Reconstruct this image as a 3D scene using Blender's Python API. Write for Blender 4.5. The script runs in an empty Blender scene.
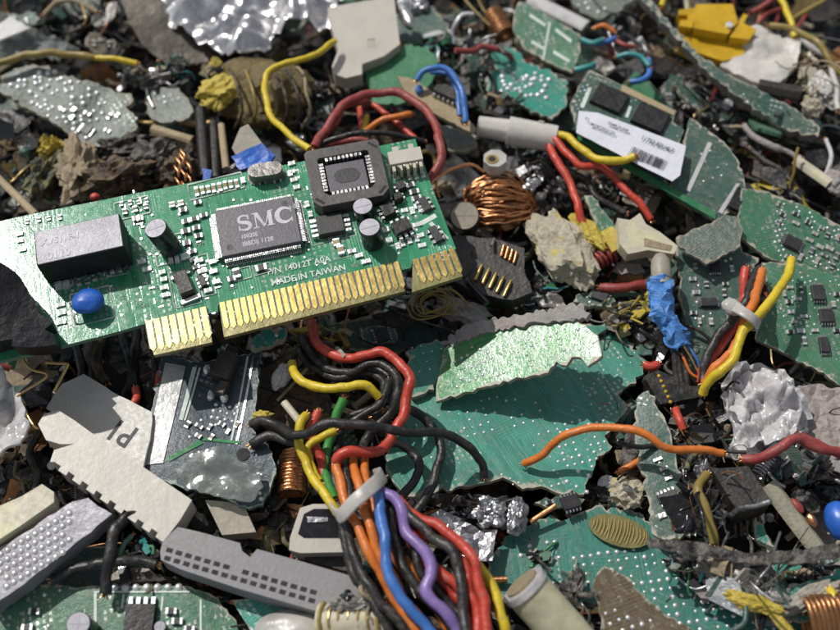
import bpy, bmesh, math, random
from mathutils import Vector, Matrix, noise
from mathutils.geometry import delaunay_2d_cdt
R = math.radians
S = 0.0003            # metres per modelling unit (one unit = 0.3 mm)
scene = bpy.context.scene
col = scene.collection
rnd = random.Random(7)

# ------------------------------------------------------------------ camera geometry
TILT, DIST = R(32), 1100.0
CAM = Vector((0, -DIST*math.sin(TILT), DIST*math.cos(TILT)))
FWD = Vector((0, math.sin(TILT), -math.cos(TILT)))
UPV = Vector((0, math.cos(TILT), math.sin(TILT)))
def ray(x, y): return FWD*DIST + Vector((1, 0, 0))*(x-420) + UPV*(315-y)
def at(x, y, h=0.0):
    d = ray(x, y); return CAM + d*((h-CAM.z)/d.z)

class Frame:
    """a local plane in the heap: origin, two in-plane axes and the normal"""
    def __init__(s, o, X, N):
        s.o = o; s.N = N.normalized(); s.X = (X - s.N*X.dot(s.N)).normalized(); s.Y = s.N.cross(s.X)
    def W(s, u, v, n=0.0): return s.o + s.X*u + s.Y*v + s.N*n
    def hit(s, x, y, n=0.0):
        d = ray(x, y); o = s.o + s.N*n
        p = CAM + d*((o-CAM).dot(s.N)/d.dot(s.N)); q = p - s.o
        return (q.dot(s.X), q.dot(s.Y))
    def sub(s, u, v, n=0.0, ang=0.0):
        return Frame(s.W(u, v, n), s.X*math.cos(ang)+s.Y*math.sin(ang), s.N)
def frame(x, y, h, gx=0.0, gy=0.0, tx=None, ty=None):
    o = at(x, y, h); N = Vector((-gx, -gy, 1)).normalized()
    f = Frame(o, Vector((1, 0, 0)), N)
    if tx is not None:
        u, v = f.hit(tx, ty); f = Frame(o, f.X*u+f.Y*v, N)
    return f

# ------------------------------------------------------------------ mesh collecting
class MB:
    def __init__(s): s.v = []; s.f = []; s.m = []; s.uv = []; s.rim = {}; s.sm = []
    def add(s, vs, fs, mi=0, smooth=False, uvs=None):
        b = len(s.v); s.v += [Vector(p) for p in vs]
        for f in fs:
            s.f.append([b+i for i in f]); s.m.append(mi); s.sm.append(smooth)
            s.uv.append([uvs[i] for i in f] if uvs else None)
        return b
    def build(s, name, mats, parent=None, label=None, bev=0.0, kind=None):
        if not s.v: return None
        c = sum(s.v, Vector())/len(s.v)
        me = bpy.data.meshes.new(name)
        me.from_pydata([tuple((p-c)*S) for p in s.v], [], s.f)
        if not isinstance(mats, (list, tuple)): mats = [mats]
        for m in mats: me.materials.append(M[m] if isinstance(m, str) else m)
        me.polygons.foreach_set('material_index', s.m)
        me.polygons.foreach_set('use_smooth', s.sm)
        if any(u for u in s.uv):
            l = me.uv_layers.new(name='UVMap'); k = 0
            for u, f in zip(s.uv, s.f):
                for i in range(len(f)):
                    l.data[k].uv = u[i] if u else (0.01*(i % 2), 0.01*(i//2)); k += 1
        a = me.attributes.new('rim', 'FLOAT', 'POINT')
        if s.rim:
            for i, x in s.rim.items(): a.data[i].value = x
        me.update()
        o = bpy.data.objects.new(name, me); col.objects.link(o)
        loc = c*S
        if parent is not None:
            o.parent = parent; o.location = loc - wloc(parent)
        else: o.location = loc
        if label: o['label'] = label
        if kind: o['kind'] = kind
        if bev > 0:
            b = o.modifiers.new('bevel', 'BEVEL'); b.width = bev*S; b.segments = 2; b.limit_method = 'ANGLE'; b.angle_limit = R(40)
        return o
def wloc(o):
    p = Vector(o.location)
    while o.parent: o = o.parent; p += o.location
    return p
def tag(o, label, cat, group=None, kind=None):
    o['label'] = label; o['category'] = cat
    if group: o['group'] = group
    if kind: o['kind'] = kind
    return o
def thing(name, label, cat, p, group=None):
    o = bpy.data.objects.new(name, None); col.objects.link(o); o.location = p*S; o.empty_display_size = 0.002
    return tag(o, label, cat, group)

def box(mb, F, u0, u1, v0, v1, n0, n1, mi=0, taper=0.0):
    t = taper
    vs = [F.W(u0, v0, n0), F.W(u1, v0, n0), F.W(u1, v1, n0), F.W(u0, v1, n0),
          F.W(u0+t, v0+t, n1), F.W(u1-t, v0+t, n1), F.W(u1-t, v1-t, n1), F.W(u0+t, v1-t, n1)]
    mb.add(vs, [(3, 2, 1, 0), (4, 5, 6, 7), (0, 1, 5, 4), (1, 2, 6, 5), (2, 3, 7, 6), (3, 0, 4, 7)], mi)
def area(p): return sum(p[i-1][0]*p[i][1]-p[i][0]*p[i-1][1] for i in range(len(p)))/2
def prism(mb, F, poly, n0, n1, mi=0, mis=None, shrink=0.0):
    if area(poly) < 0: poly = poly[::-1]
    k = len(poly)
    cu = sum(p[0] for p in poly)/k; cv = sum(p[1] for p in poly)/k
    top = [(cu+(p[0]-cu)*(1-shrink), cv+(p[1]-cv)*(1-shrink)) for p in poly]
    vs = [F.W(p[0], p[1], n0) for p in poly]+[F.W(p[0], p[1], n1) for p in top]
    mb.add(vs, [tuple(range(k, 2*k))], mi, uvs=[(p[0]/100, p[1]/100) for p in poly+top])
    mb.add(vs, [tuple(range(k-1, -1, -1))]+[(i, (i+1) % k, k+(i+1) % k, k+i) for i in range(k)], mi if mis is None else mis)
def cyl(mb, F, u, v, r, n0, n1, seg=20, mi=0, r1=None, cap=True, mic=None):
    r1 = r if r1 is None else r1
    a = [2*math.pi*i/seg for i in range(seg)]
    vs = [F.W(u+r*math.cos(t), v+r*math.sin(t), n0) for t in a]+[F.W(u+r1*math.cos(t), v+r1*math.sin(t), n1) for t in a]
    mb.add(vs, [(i, (i+1) % seg, seg+(i+1) % seg, seg+i) for i in range(seg)], mi, True)
    if cap: mb.add(vs, [tuple(range(seg, 2*seg)), tuple(range(seg-1, -1, -1))], mi if mic is None else mic)
def dome(mb, F, u, v, r, h, seg=8, mi=0, n0=0.0):
    vs = []; rings = 3
    for k in range(rings):
        t = k*math.pi/2/rings
        vs += [F.W(u+r*math.cos(t)*math.cos(2*math.pi*i/seg), v+r*math.cos(t)*math.sin(2*math.pi*i/seg), n0+h*math.sin(t)) for i in range(seg)]
    vs.append(F.W(u, v, n0+h)); fs = []
    for k in range(rings-1):
        for i in range(seg): fs.append((k*seg+i, k*seg+(i+1) % seg, (k+1)*seg+(i+1) % seg, (k+1)*seg+i))
    for i in range(seg): fs.append(((rings-1)*seg+i, (rings-1)*seg+(i+1) % seg, rings*seg))
    mb.add(vs, fs, mi, True)
def spline(pts, step=4.0):
    P = [Vector(p) for p in pts]
    if len(P) < 3: P = [P[0], (P[0]+P[1])/2, P[1]]
    P = [P[0]*2-P[1]]+P+[P[-1]*2-P[-2]]
    out = []
    for i in range(1, len(P)-2):
        n = max(2, int((P[i+1]-P[i]).length/step))
        for k in range(n):
            t = k/n
            out.append(0.5*((2*P[i])+(P[i+1]-P[i-1])*t+(2*P[i-1]-5*P[i]+4*P[i+1]-P[i+2])*t*t+(3*P[i]-P[i-1]-3*P[i+1]+P[i+2])*t**3))
    out.append(P[-2]); return out
def tube(mb, path, r, seg=10, mi=0, jit=0.0, flat=1.0, seed=0, ends=True):
    n = len(path)
    if n < 2: return
    T = [(path[min(i+1, n-1)]-path[max(i-1, 0)]).normalized() for i in range(n)]
    up = Vector((0, 0, 1))
    if abs(T[0].dot(up)) > .9: up = Vector((1, 0, 0))
    A = (up-T[0]*up.dot(T[0])).normalized(); vs = []
    for i in range(n):
        A = (A-T[i]*A.dot(T[i])).normalized(); B = T[i].cross(A)
        rr = r(i/(n-1)) if callable(r) else r
        if jit: rr *= 1+jit*noise.noise(path[i]/9+Vector((seed, 0, 0)))
        for k in range(seg):
            a = 2*math.pi*k/seg
            vs.append(path[i]+A*(rr*flat*math.sin(a))+B*(rr*math.cos(a)))
    fs = [(i*seg+k, i*seg+(k+1) % seg, (i+1)*seg+(k+1) % seg, (i+1)*seg+k) for i in range(n-1) for k in range(seg)]
    mb.add(vs, fs, mi, True)
    if ends: mb.add(vs, [tuple(range(seg-1, -1, -1)), tuple(range((n-1)*seg, n*seg))], mi)
def textmesh(F, s, size, u, v, n, ang=0.0, bold=0.0, thick=0.15, squash=1.0):
    cu = bpy.data.curves.new('text', 'FONT'); cu.body = s; cu.size = size; cu.offset = bold; cu.extrude = thick; cu.resolution_u = 3
    ob = bpy.data.objects.new('text', cu); me = bpy.data.meshes.new_from_object(ob)
    G = F.sub(u, v, n, ang); mb = MB()
    mb.add([G.W(p.co.x*squash, p.co.y, p.co.z) for p in me.vertices], [tuple(p.vertices) for p in me.polygons])
    bpy.data.objects.remove(ob); bpy.data.curves.remove(cu); bpy.data.meshes.remove(me)
    return mb

# ------------------------------------------------------------------ shapes of torn sheet
def inside(p, poly):
    x, y = p; c = False
    for i in range(len(poly)):
        x1, y1 = poly[i-1]; x2, y2 = poly[i]
        if (y1 > y) != (y2 > y) and x < (x2-x1)*(y-y1)/(y2-y1)+x1: c = not c
    return c
def torn(poly, step=5.0, jag=1.6, seed=0, skip=()):
    r = random.Random(seed); out = []
    for i in range(len(poly)):
        a = Vector(poly[i]); b = Vector(poly[(i+1) % len(poly)]); d = b-a; L = d.length
        n = max(1, int(L/step)); nr = Vector((-d.y, d.x))/max(L, 1e-6)
        for k in range(n):
            j = 0 if i in skip else jag
            p = a+d*(k/n)+nr*(r.gauss(0, .55)*j if k else r.gauss(0, .2)*j)
            if r.random() < .12 and k and j: p += nr*r.uniform(-2, 2)*j
            if out and (p-Vector(out[-1])).length < .7: continue
            out.append((p.x, p.y))
    return out
def sheet(mb, F, poly, t, warp=0.0, wscale=60.0, grid=7.0, seed=0, crease=0.0, mt=0, me_=1, n0=0.0, cs=1.0):
    """sheet of thickness t below the frame plane; top carries uv + rim attribute"""
    if area(poly) < 0: poly = poly[::-1]
    k = len(poly); pts = [Vector(p) for p in poly]
    xs = [p[0] for p in poly]; ys = [p[1] for p in poly]
    r = random.Random(seed+5)
    g = max(grid, math.sqrt((max(xs)-min(xs))*(max(ys)-min(ys))/2500))
    y = min(ys)
    while y < max(ys):
        x = min(xs)
        while x < max(xs):
            q = (x+r.uniform(-.3, .3)*g, y+r.uniform(-.3, .3)*g)
            if inside(q, poly): pts.append(Vector(q))
            x += g
        y += g
    V, _, Fc, *_r = delaunay_2d_cdt(pts, [], [list(range(k))], 1, 1e-4)
    dirs = [(r.uniform(0, 6.28), r.uniform(.6, 1.6), r.uniform(0, 6.28)) for _ in range(5)]
    def w(p):
        z = 0
        if warp:
            for a, s_, ph in dirs[:3]: z += math.sin((p[0]*math.cos(a)+p[1]*math.sin(a))/wscale*s_*2+ph)*warp/3
        if crease:
            z += crease*(abs(noise.noise(Vector((p[0]/22/cs, p[1]/22/cs, seed))))*2.2-.5)
            z += crease*.5*(abs(noise.noise(Vector((p[0]/9/cs, p[1]/9/cs, seed+9))))*2-.4)
        return z+n0
    top = [F.W(p[0], p[1], w(p)) for p in V]
    bot = [F.W(p[0], p[1], w(p)-t) for p in V]
    b = mb.add(top, [tuple(f) for f in Fc], mt, crease == 0 or cs > 1.1, uvs=[(p[0]/100, p[1]/100) for p in V])
    mb.add(bot, [tuple(reversed(f)) for f in Fc], mt if crease else me_, False)
    loop = [i for i in range(len(V)) if i < k]
    ol = [Vector(p) for p in poly]
    vs = [F.W(p[0], p[1], w(p)) for p in ol]+[F.W(p[0], p[1], w(p)-t) for p in ol]
    mb.add(vs, [(k+i, k+(i+1) % k, (i+1) % k, i) for i in range(k)], me_, False)
    for i in range(min(k, len(V))): mb.rim[b+i] = 1.0
    return w
def pxpoly(F, pts, n=0.0): return [F.hit(x, y, n) for x, y in pts]
def cen(pts): return (sum(p[0] for p in pts)/len(pts), sum(p[1] for p in pts)/len(pts))
def bframe(pts, h, gx=0.0, gy=0.0, tx=None, ty=None):
    c = cen(pts)
    if tx is not None: tx, ty = c[0]+tx, c[1]+ty
    return frame(c[0], c[1], h, gx, gy, tx, ty)
# ------------------------------------------------------------------ materials
M = {}
def nt(name):
    m = bpy.data.materials.new(name); m.use_nodes = True; t = m.node_tree; t.nodes.clear()
    o = t.nodes.new('ShaderNodeOutputMaterial'); b = t.nodes.new('ShaderNodeBsdfPrincipled')
    t.links.new(b.outputs[0], o.inputs[0]); return m, t, b
def N_(t, typ, **k):
    n = t.nodes.new(typ)
    for a, v in k.items():
        if a.startswith('i_'): n.inputs[a[2:].replace('_', ' ')].default_value = v
        else: setattr(n, a, v)
    return n
def coords(t, uv=False):
    tc = t.nodes.new('ShaderNodeTexCoord'); mp = t.nodes.new('ShaderNodeMapping')
    s = 100.0 if uv else 1/S
    mp.inputs['Scale'].default_value = (s, s, s)
    if not uv:
        oi = t.nodes.new('ShaderNodeObjectInfo'); ad = N_(t, 'ShaderNodeVectorMath', operation='ADD')
        sc = N_(t, 'ShaderNodeVectorMath', operation='SCALE'); sc.inputs['Scale'].default_value = 0.0
        t.links.new(tc.outputs['Object'], mp.inputs[0])
        mu = N_(t, 'ShaderNodeMath', operation='MULTIPLY'); mu.inputs[1].default_value = 900
        t.links.new(oi.outputs['Random'], mu.inputs[0])
        cb = t.nodes.new('ShaderNodeCombineXYZ'); t.links.new(mu.outputs[0], cb.inputs[0]); t.links.new(mu.outputs[0], cb.inputs[2])
        t.links.new(mp.outputs[0], ad.inputs[0]); t.links.new(cb.outputs[0], ad.inputs[1])
        return ad.outputs[0]
    t.links.new(tc.outputs['UV'], mp.inputs[0]); return mp.outputs[0]
def noise_(t, vec, px, detail=4, rough=.6):
    n = t.nodes.new('ShaderNodeTexNoise'); n.inputs['Scale'].default_value = 1/px; n.inputs['Detail'].default_value = detail
    n.inputs['Roughness'].default_value = rough; t.links.new(vec, n.inputs['Vector']); return n.outputs['Fac']
def ramp(t, fac, a, b, ca=(0, 0, 0, 1), cb=(1, 1, 1, 1)):
    r = t.nodes.new('ShaderNodeValToRGB'); r.color_ramp.elements[0].position = a; r.color_ramp.elements[1].position = b
    r.color_ramp.elements[0].color = ca; r.color_ramp.elements[1].color = cb; t.links.new(fac, r.inputs[0]); return r.outputs[0]
def mix(t, fac, a, b):
    m = t.nodes.new('ShaderNodeMix'); m.data_type = 'RGBA'
    if isinstance(fac, (int, float)): m.inputs['Factor'].default_value = fac
    else: t.links.new(fac, m.inputs['Factor'])
    for s, x in ((6, a), (7, b)):
        if isinstance(x, (tuple, list)): m.inputs[s].default_value = (*x[:3], 1)
        else: t.links.new(x, m.inputs[s])
    return m.outputs[2]
def mth(t, op, a, b=None):
    m = N_(t, 'ShaderNodeMath', operation=op)
    for i, x in ((0, a), (1, b)):
        if x is None: continue
        if isinstance(x, (int, float)): m.inputs[i].default_value = x
        else: t.links.new(x, m.inputs[i])
    return m.outputs[0]
def bump(t, b, h, px, strength=1.0):
    n = t.nodes.new('ShaderNodeBump'); n.inputs['Distance'].default_value = px*S; n.inputs['Strength'].default_value = strength
    t.links.new(h, n.inputs['Height']); t.links.new(n.outputs[0], b.inputs['Normal'])
DUST = (.20, .17, .13)
def pm(name, c, rough=.5, metal=0.0, dirt=.25, dc=DUST, bpx=12.0, bh=.8, var=.35, spec=.5, trans=0.0, sss=0.0, rvar=.2, c2=None, c2px=14, c2a=.45, c2b=.55, coat=0.0):
    m, t, b = nt(name); v = coords(t)
    n1 = noise_(t, v, 26, 5, .65); n2 = noise_(t, v, 5, 4, .7)
    base = mix(t, ramp(t, n1, .3, .7), tuple(x*(1-var) for x in c), tuple(min(1, x*(1+var*.35)) for x in c))
    if c2: base = mix(t, ramp(t, noise_(t, v, c2px, 5, .6), c2a, c2b), base, c2)
    dm = mth(t, 'MULTIPLY', ramp(t, mth(t, 'ADD', mth(t, 'MULTIPLY', n1, .5), mth(t, 'MULTIPLY', n2, .5)), .48, .66), dirt)
    t.links.new(mix(t, dm, base, dc), b.inputs['Base Color'])
    rr = mth(t, 'ADD', mth(t, 'MULTIPLY', mth(t, 'SUBTRACT', n2, .5), rvar*2), rough)
    rr = mth(t, 'ADD', rr, mth(t, 'MULTIPLY', dm, .35)); t.links.new(rr, b.inputs['Roughness'])
    b.inputs['Metallic'].default_value = metal; b.inputs['Specular IOR Level'].default_value = spec
    if metal: t.links.new(mth(t, 'MULTIPLY', mth(t, 'SUBTRACT', 1.0, dm), metal), b.inputs['Metallic'])
    if trans: b.inputs['Transmission Weight'].default_value = trans; b.inputs['IOR'].default_value = 1.2
    if sss:
        b.inputs['Subsurface Weight'].default_value = sss; b.inputs['Subsurface Radius'].default_value = (1, 1, 1); b.inputs['Subsurface Scale'].default_value = 5*S
    if coat: b.inputs['Coat Weight'].default_value = coat; b.inputs['Coat Roughness'].default_value = .12
    hh = mth(t, 'ADD', mth(t, 'MULTIPLY', noise_(t, v, bpx, 5, .6), 1.0), mth(t, 'MULTIPLY', n2, .25))
    bump(t, b, hh, bh); M[name] = m; return m
def pcb(name, g, g2, dirt=.2, tw=2.2, pads=.5, rough=.33, dc=DUST, rimc=(.55, .52, .42), ang=30.0, cover=.5, wear=0.0, rimw=.45, bh=.9):
    """solder mask over copper: two directions of parallel traces, tiny pads, dust, frayed glass-fibre rim"""
    m, t, b = nt(name); v = coords(t, True); vo = coords(t)
    def rot(a, sx=1.0, sy=1.0):
        mp = t.nodes.new('ShaderNodeMapping'); mp.vector_type = 'TEXTURE'; mp.inputs['Rotation'].default_value = (0, 0, R(a)); mp.inputs['Scale'].default_value = (sx, sy, 1); t.links.new(v, mp.inputs[0]); return mp.outputs[0]
    def stripes(a, px):
        wv = t.nodes.new('ShaderNodeTexWave'); wv.inputs['Scale'].default_value = .314/px; wv.inputs['Distortion'].default_value = 0
        t.links.new(rot(a), wv.inputs[0]); return ramp(t, wv.outputs['Fac'], .45, .6)
    vor = t.nodes.new('ShaderNodeTexVoronoi'); vor.feature = 'F1'; vor.distance = 'CHEBYCHEV'; vor.inputs['Scale'].default_value = 1/38
    t.links.new(rot(ang), vor.inputs['Vector']); sp = t.nodes.new('ShaderNodeSeparateColor'); t.links.new(vor.outputs['Color'], sp.inputs[0])
    streak = ramp(t, noise_(t, rot(ang, 1.0, 22.0), tw*1.6, 2, .5), .49, .53)
    pour = ramp(t, noise_(t, rot(ang, 1.0, 3.0), 30, 1, .3), .5, .52)
    s1 = stripes(ang, tw); s2 = stripes(ang+90, tw)
    st = mix(t, mth(t, 'GREATER_THAN', sp.outputs[0], .5), s1, s2)
    tr = mth(t, 'MULTIPLY', st, mth(t, 'LESS_THAN', sp.outputs[1], cover))
    cu = mth(t, 'MAXIMUM', mth(t, 'MAXIMUM', tr, mth(t, 'MULTIPLY', streak, .6)), mth(t, 'MULTIPLY', pour, .4))
    base = mix(t, cu, g, g2)
    # pads: regular grids inside some blocks, single vias elsewhere
    fr = N_(t, 'ShaderNodeVectorMath', operation='FRACTION'); sc_ = N_(t, 'ShaderNodeVectorMath', operation='SCALE'); sc_.inputs['Scale'].default_value = 1/5.5
    t.links.new(rot(ang), sc_.inputs[0]); t.links.new(sc_.outputs[0], fr.inputs[0])
    sb_ = N_(t, 'ShaderNodeVectorMath', operation='SUBTRACT'); sb_.inputs[1].default_value = (.5, .5, 0); t.links.new(fr.outputs[0], sb_.inputs[0])
    sx_ = t.nodes.new('ShaderNodeSeparateXYZ'); t.links.new(sb_.outputs[0], sx_.inputs[0])
    gd = mth(t, 'MULTIPLY', mth(t, 'LESS_THAN', mth(t, 'ABSOLUTE', sx_.outputs[0]), .22), mth(t, 'LESS_THAN', mth(t, 'ABSOLUTE', sx_.outputs[1]), .32))
    gd = mth(t, 'MULTIPLY', gd, mth(t, 'GREATER_THAN', sp.outputs[2], 1-pads*.38)); gd = mth(t, 'MULTIPLY', gd, mth(t, 'GREATER_THAN', noise_(t, v, 16, 2), .5))
    vp = t.nodes.new('ShaderNodeTexVoronoi'); vp.inputs['Scale'].default_value = 1/8.5; vp.inputs['Randomness'].default_value = .7; t.links.new(v, vp.inputs['Vector'])
    pr = mth(t, 'LESS_THAN', vp.outputs['Distance'], .15)
    sp2 = t.nodes.new('ShaderNodeSeparateColor'); t.links.new(vp.outputs['Color'], sp2.inputs[0])
    pr = mth(t, 'MULTIPLY', pr, mth(t, 'GREATER_THAN', sp2.outputs[0], 1-pads*.5)); pr = mth(t, 'MAXIMUM', pr, gd)
    base = mix(t, mth(t, 'MULTIPLY', pr, .8), base, (.55, .58, .52))
    # fine scratches
    scr = ramp(t, noise_(t, rot(63, 1.0, 60.0), 1.1, 1, .4), .68, .72); base = mix(t, mth(t, 'MULTIPLY', scr, .35), base, (.5, .55, .5))
    n1 = noise_(t, vo, 30, 6, .7); n2 = noise_(t, vo, 6, 5, .7); n3 = noise_(t, vo, 2.2, 3, .6)
    base = mix(t, mth(t, 'MULTIPLY', ramp(t, n1, .35, .75), .45), base, tuple(x*.55 for x in g))
    dm = mth(t, 'MULTIPLY', ramp(t, mth(t, 'ADD', mth(t, 'MULTIPLY', n1, .45), mth(t, 'MULTIPLY', n2, .55)), .46, .68), dirt)
    base = mix(t, dm, base, dc)
    if wear:
        wm = mth(t, 'MULTIPLY', ramp(t, mth(t, 'ADD', mth(t, 'MULTIPLY', n2, .6), mth(t, 'MULTIPLY', n3, .4)), .56, .62), wear)
        base = mix(t, wm, base, rimc)
    at_ = t.nodes.new('ShaderNodeAttribute'); at_.attribute_name = 'rim'
    rm = ramp(t, mth(t, 'ADD', at_.outputs['Fac'], mth(t, 'ADD', mth(t, 'MULTIPLY', mth(t, 'SUBTRACT', n2, .5), 1.5), mth(t, 'MULTIPLY', mth(t, 'SUBTRACT', n1, .5), 2.0))), rimw+.15, rimw+.5)
    base = mix(t, rm, base, mix(t, n3, tuple(x*.55 for x in rimc), rimc)); t.links.new(base, b.inputs['Base Color'])
    t.links.new(mth(t, 'MULTIPLY', pr, .4), b.inputs['Metallic'])
    rr = mth(t, 'ADD', mth(t, 'MULTIPLY', n2, .2), rough-.1); rr = mth(t, 'ADD', rr, mth(t, 'MULTIPLY', mth(t, 'MAXIMUM', rm, dm), .4))
    t.links.new(rr, b.inputs['Roughness'])
    hh = mth(t, 'ADD', mth(t, 'MULTIPLY', cu, .12), mth(t, 'MULTIPLY', n2, .5)); hh = mth(t, 'ADD', hh, mth(t, 'MULTIPLY', pr, .25)); hh = mth(t, 'ADD', hh, mth(t, 'MULTIPLY', n1, 1.0))
    bump(t, b, hh, bh); M[name] = m; return m

pcb('pcb_card', (.030, .235, .115), (.085, .38, .21), dirt=.12, tw=2.6, pads=.9, rough=.17, ang=0, cover=.42, rimw=1.6, bh=.3)
pcb('pcb_teal', (.055, .26, .195), (.095, .36, .275), dirt=.3, tw=3.0, ang=28, cover=.12, pads=.6, wear=.10)
pcb('pcb_dots', (.04, .19, .15), (.065, .26, .205), dirt=.35, tw=3.4, wear=.1, ang=5, cover=.5, pads=.15)
pcb('pcb_green', (.045, .155, .095), (.085, .235, .14), dirt=.4, tw=2.6, ang=15, cover=.5, pads=1.0, wear=.25)
pcb('pcb_bright', (.05, .26, .11), (.15, .42, .15), dirt=.35, tw=3, ang=100, cover=.2, pads=.9, wear=.3, rough=.17, bh=.4)
pcb('pcb_aqua', (.02, .24, .18), (.06, .36, .28), dirt=.35, tw=2.5, ang=40, cover=.5, pads=1, wear=.3)
pcb('pcb_dark', (.035, .095, .078), (.07, .14, .115), dirt=.5, tw=2.4, ang=70, cover=.6, pads=.8, wear=.25)
pcb('pcb_blue', (.030, .052, .072), (.06, .095, .12), dirt=.2, tw=2.4, ang=70, cover=.3, pads=.25, rimc=(.5, .6, .55), rimw=.6)
pcb('pcb_grey', (.085, .12, .10), (.17, .21, .18), dirt=.55, dc=(.24, .22, .19), tw=2.6, ang=35, cover=.15, pads=.9, wear=.35, rough=.24, rimc=(.42, .38, .28), bh=2)
pcb('pcb_brown', (.10, .075, .045), (.16, .12, .07), dirt=.5, tw=3, ang=20, cover=.4, pads=.6, wear=.4)
pm('pcb_flat_green', (.035, .20, .085), .4, dirt=.25, var=.25)
pm('fibre', (.42, .40, .30), .75, dirt=.5, bpx=3, bh=1.0)
pm('fibre_green', (.10, .22, .15), .6, dirt=.4, bpx=3, bh=.8)
pm('fibre_tan', (.42, .33, .20), .7, dirt=.35, bpx=4, bh=.8)
pm('solder', (.86, .87, .88), .33, .55, dirt=.12, bpx=3, bh=.4, rvar=.1)
pm('tin', (.62, .62, .62), .3, 1.0, dirt=.3, bpx=8, bh=.8)
pm('foil', (.80, .79, .80), .3, 1.0, dirt=.35, dc=(.16, .13, .10), bpx=34, bh=2.0, rvar=.1)
pm('steel', (.42, .42, .44), .32, 1.0, dirt=.3, bpx=8, bh=.8)
pm('connector_shell', (.34, .33, .37), .42, .25, dirt=.25, bpx=10, bh=.5)
pm('strip_metal', (.55, .55, .54), .4, .3, dirt=.3, bpx=8, bh=1)
pm('gold', (.60, .44, .15), .32, 1.0, dirt=.12, bpx=10, bh=.3, rvar=.1)
pm('gold_wire', (.70, .50, .22), .3, 1.0, dirt=.2)
pm('ivory', (.66, .62, .42), .35, dirt=.2, sss=.2)
pm('gold_base', (.26, .23, .09), .35, .3, dirt=.2, bpx=6, bh=.4)
pm('can_top', (.50, .48, .54), .5, .0, dirt=.3, bpx=8, bh=.2, dc=(.25, .22, .26))
pm('copper', (.75, .36, .17), .27, 1.0, dirt=.35, dc=(.08, .05, .03), bpx=6, bh=.6)
pm('copper_dark', (.45, .22, .10), .35, .9, dirt=.5, dc=(.05, .03, .02))
pm('black_plastic', (.013, .013, .014), .42, dirt=.3, dc=(.05, .045, .04), bpx=9, bh=.9)  # black deepened so the colour carries the shade of the gaps
pm('black_shiny', (.012, .012, .016), .15, dirt=.15, dc=(.05, .05, .05), bh=.4)
pm('black_rubber', (.020, .020, .021), .36, dirt=.5, dc=(.12, .10, .085), bpx=8, bh=1.2, c2=(.06, .055, .05), c2px=6, c2a=.56, c2b=.68)
pm('charcoal', (.042, .039, .036), .42, dirt=.4, dc=(.13, .10, .075), bpx=6, bh=1.2)
pm('chip_top', (.105, .10, .115), .42, dirt=.1, bpx=2, bh=.25, var=.12, rvar=.1)
pm('chip_dark', (.035, .034, .038), .45, dirt=.1, bpx=3, bh=.2)
pm('socket', (.075, .068, .066), .42, dirt=.2, bpx=6, bh=.4)
pm('relay_side', (.008, .008, .008), .6, dirt=.1)
pm('bracket_black', (.007, .007, .010), .5, dirt=.12, spec=.25, dc=(.04, .04, .045), bpx=14, bh=2)
pm('relay_top', (.40, .37, .42), .3, dirt=.55, dc=(.5, .5, .53), bpx=3, bh=.8, var=.2, c2=(.50, .50, .54), c2px=45, c2a=.42, c2b=.6)  # silver-grey label face; its broad pale patches are painted glare
pm('mark', (.62, .60, .66), .5, dirt=.15)
pm('mark_faint', (.66, .64, .70), .45, dirt=.35, dc=(.33, .30, .34))
pm('silk', (.72, .80, .74), .5, dirt=.2)
pm('white_plastic', (.54, .50, .44), .42, dirt=.12, dc=(.42, .37, .28), sss=.15, bpx=30, bh=.8, var=.12, rvar=.08)
pm('cream', (.62, .57, .44), .5, dirt=.35, dc=(.30, .25, .15), sss=.1, c2=(.62, .60, .36), c2px=30, c2a=.5, c2b=.7)
pm('beige', (.42, .38, .30), .5, dirt=.4)
pm('beige_dirty', (.36, .28, .18), .6, dirt=.6, bpx=5, bh=1.5)
pm('clear_plastic', (.66, .64, .60), .28, dirt=.2, dc=(.40, .35, .26), trans=.12, sss=.3, bpx=25, bh=1.0, var=.15)
pm('sheet_dull', (.13, .115, .10), .5, .5, dirt=.4, bpx=20, bh=1.5)
pm('milky', (.80, .78, .79), .16, dirt=.16, dc=(.42, .40, .37), sss=.35, bpx=7, bh=1.7, trans=.22, coat=.9)
pm('glassy', (.50, .55, .53), .12, dirt=.25, coat=.6, trans=.7, bpx=8, bh=1.2)
pm('grey_plastic', (.25, .245, .255), .48, dirt=.25, bpx=4, bh=.3, var=.1)
pm('hole', (.015, .015, .018), .7, dirt=.1)
pm('red_wire', (.60, .06, .035), .36, dirt=.4, dc=(.35, .14, .10), bpx=8, bh=1.0, c2=(.40, .10, .07), c2px=6, c2a=.56, c2b=.66)
pm('red_dull', (.33, .05, .045), .42, dirt=.45, bpx=7, bh=.9)
pm('orange_wire', (.72, .19, .025), .36, dirt=.4, dc=(.42, .2, .09), bpx=8, bh=1.0, c2=(.48, .17, .06), c2px=6, c2a=.56, c2b=.66)
pm('yellow_wire', (.72, .54, .02), .36, dirt=.45, dc=(.4, .3, .07), bpx=8, bh=1.0, c2=(.48, .36, .06), c2px=6, c2a=.56, c2b=.66)
pm('olive_wire', (.30, .22, .05), .4, dirt=.4)
pm('green_wire', (.06, .30, .06), .35, dirt=.25)
pm('blue_wire', (.06, .20, .58), .35, dirt=.2)
pm('purple_wire', (.27, .18, .46), .35, dirt=.2)
pm('teal_wire', (.05, .33, .33), .35, dirt=.3)
pm('blue_plastic', (.02, .13, .58), .38, dirt=.15, bh=.8)
pm('blue_tape', (.09, .28, .68), .5, dirt=.08, bpx=12, bh=1.5)
pm('yellow_plastic', (.66, .40, .015), .32, dirt=.3, dc=(.3, .2, .05))
pm('nylon', (.52, .50, .47), .35, dirt=.2, sss=.2)
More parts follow.
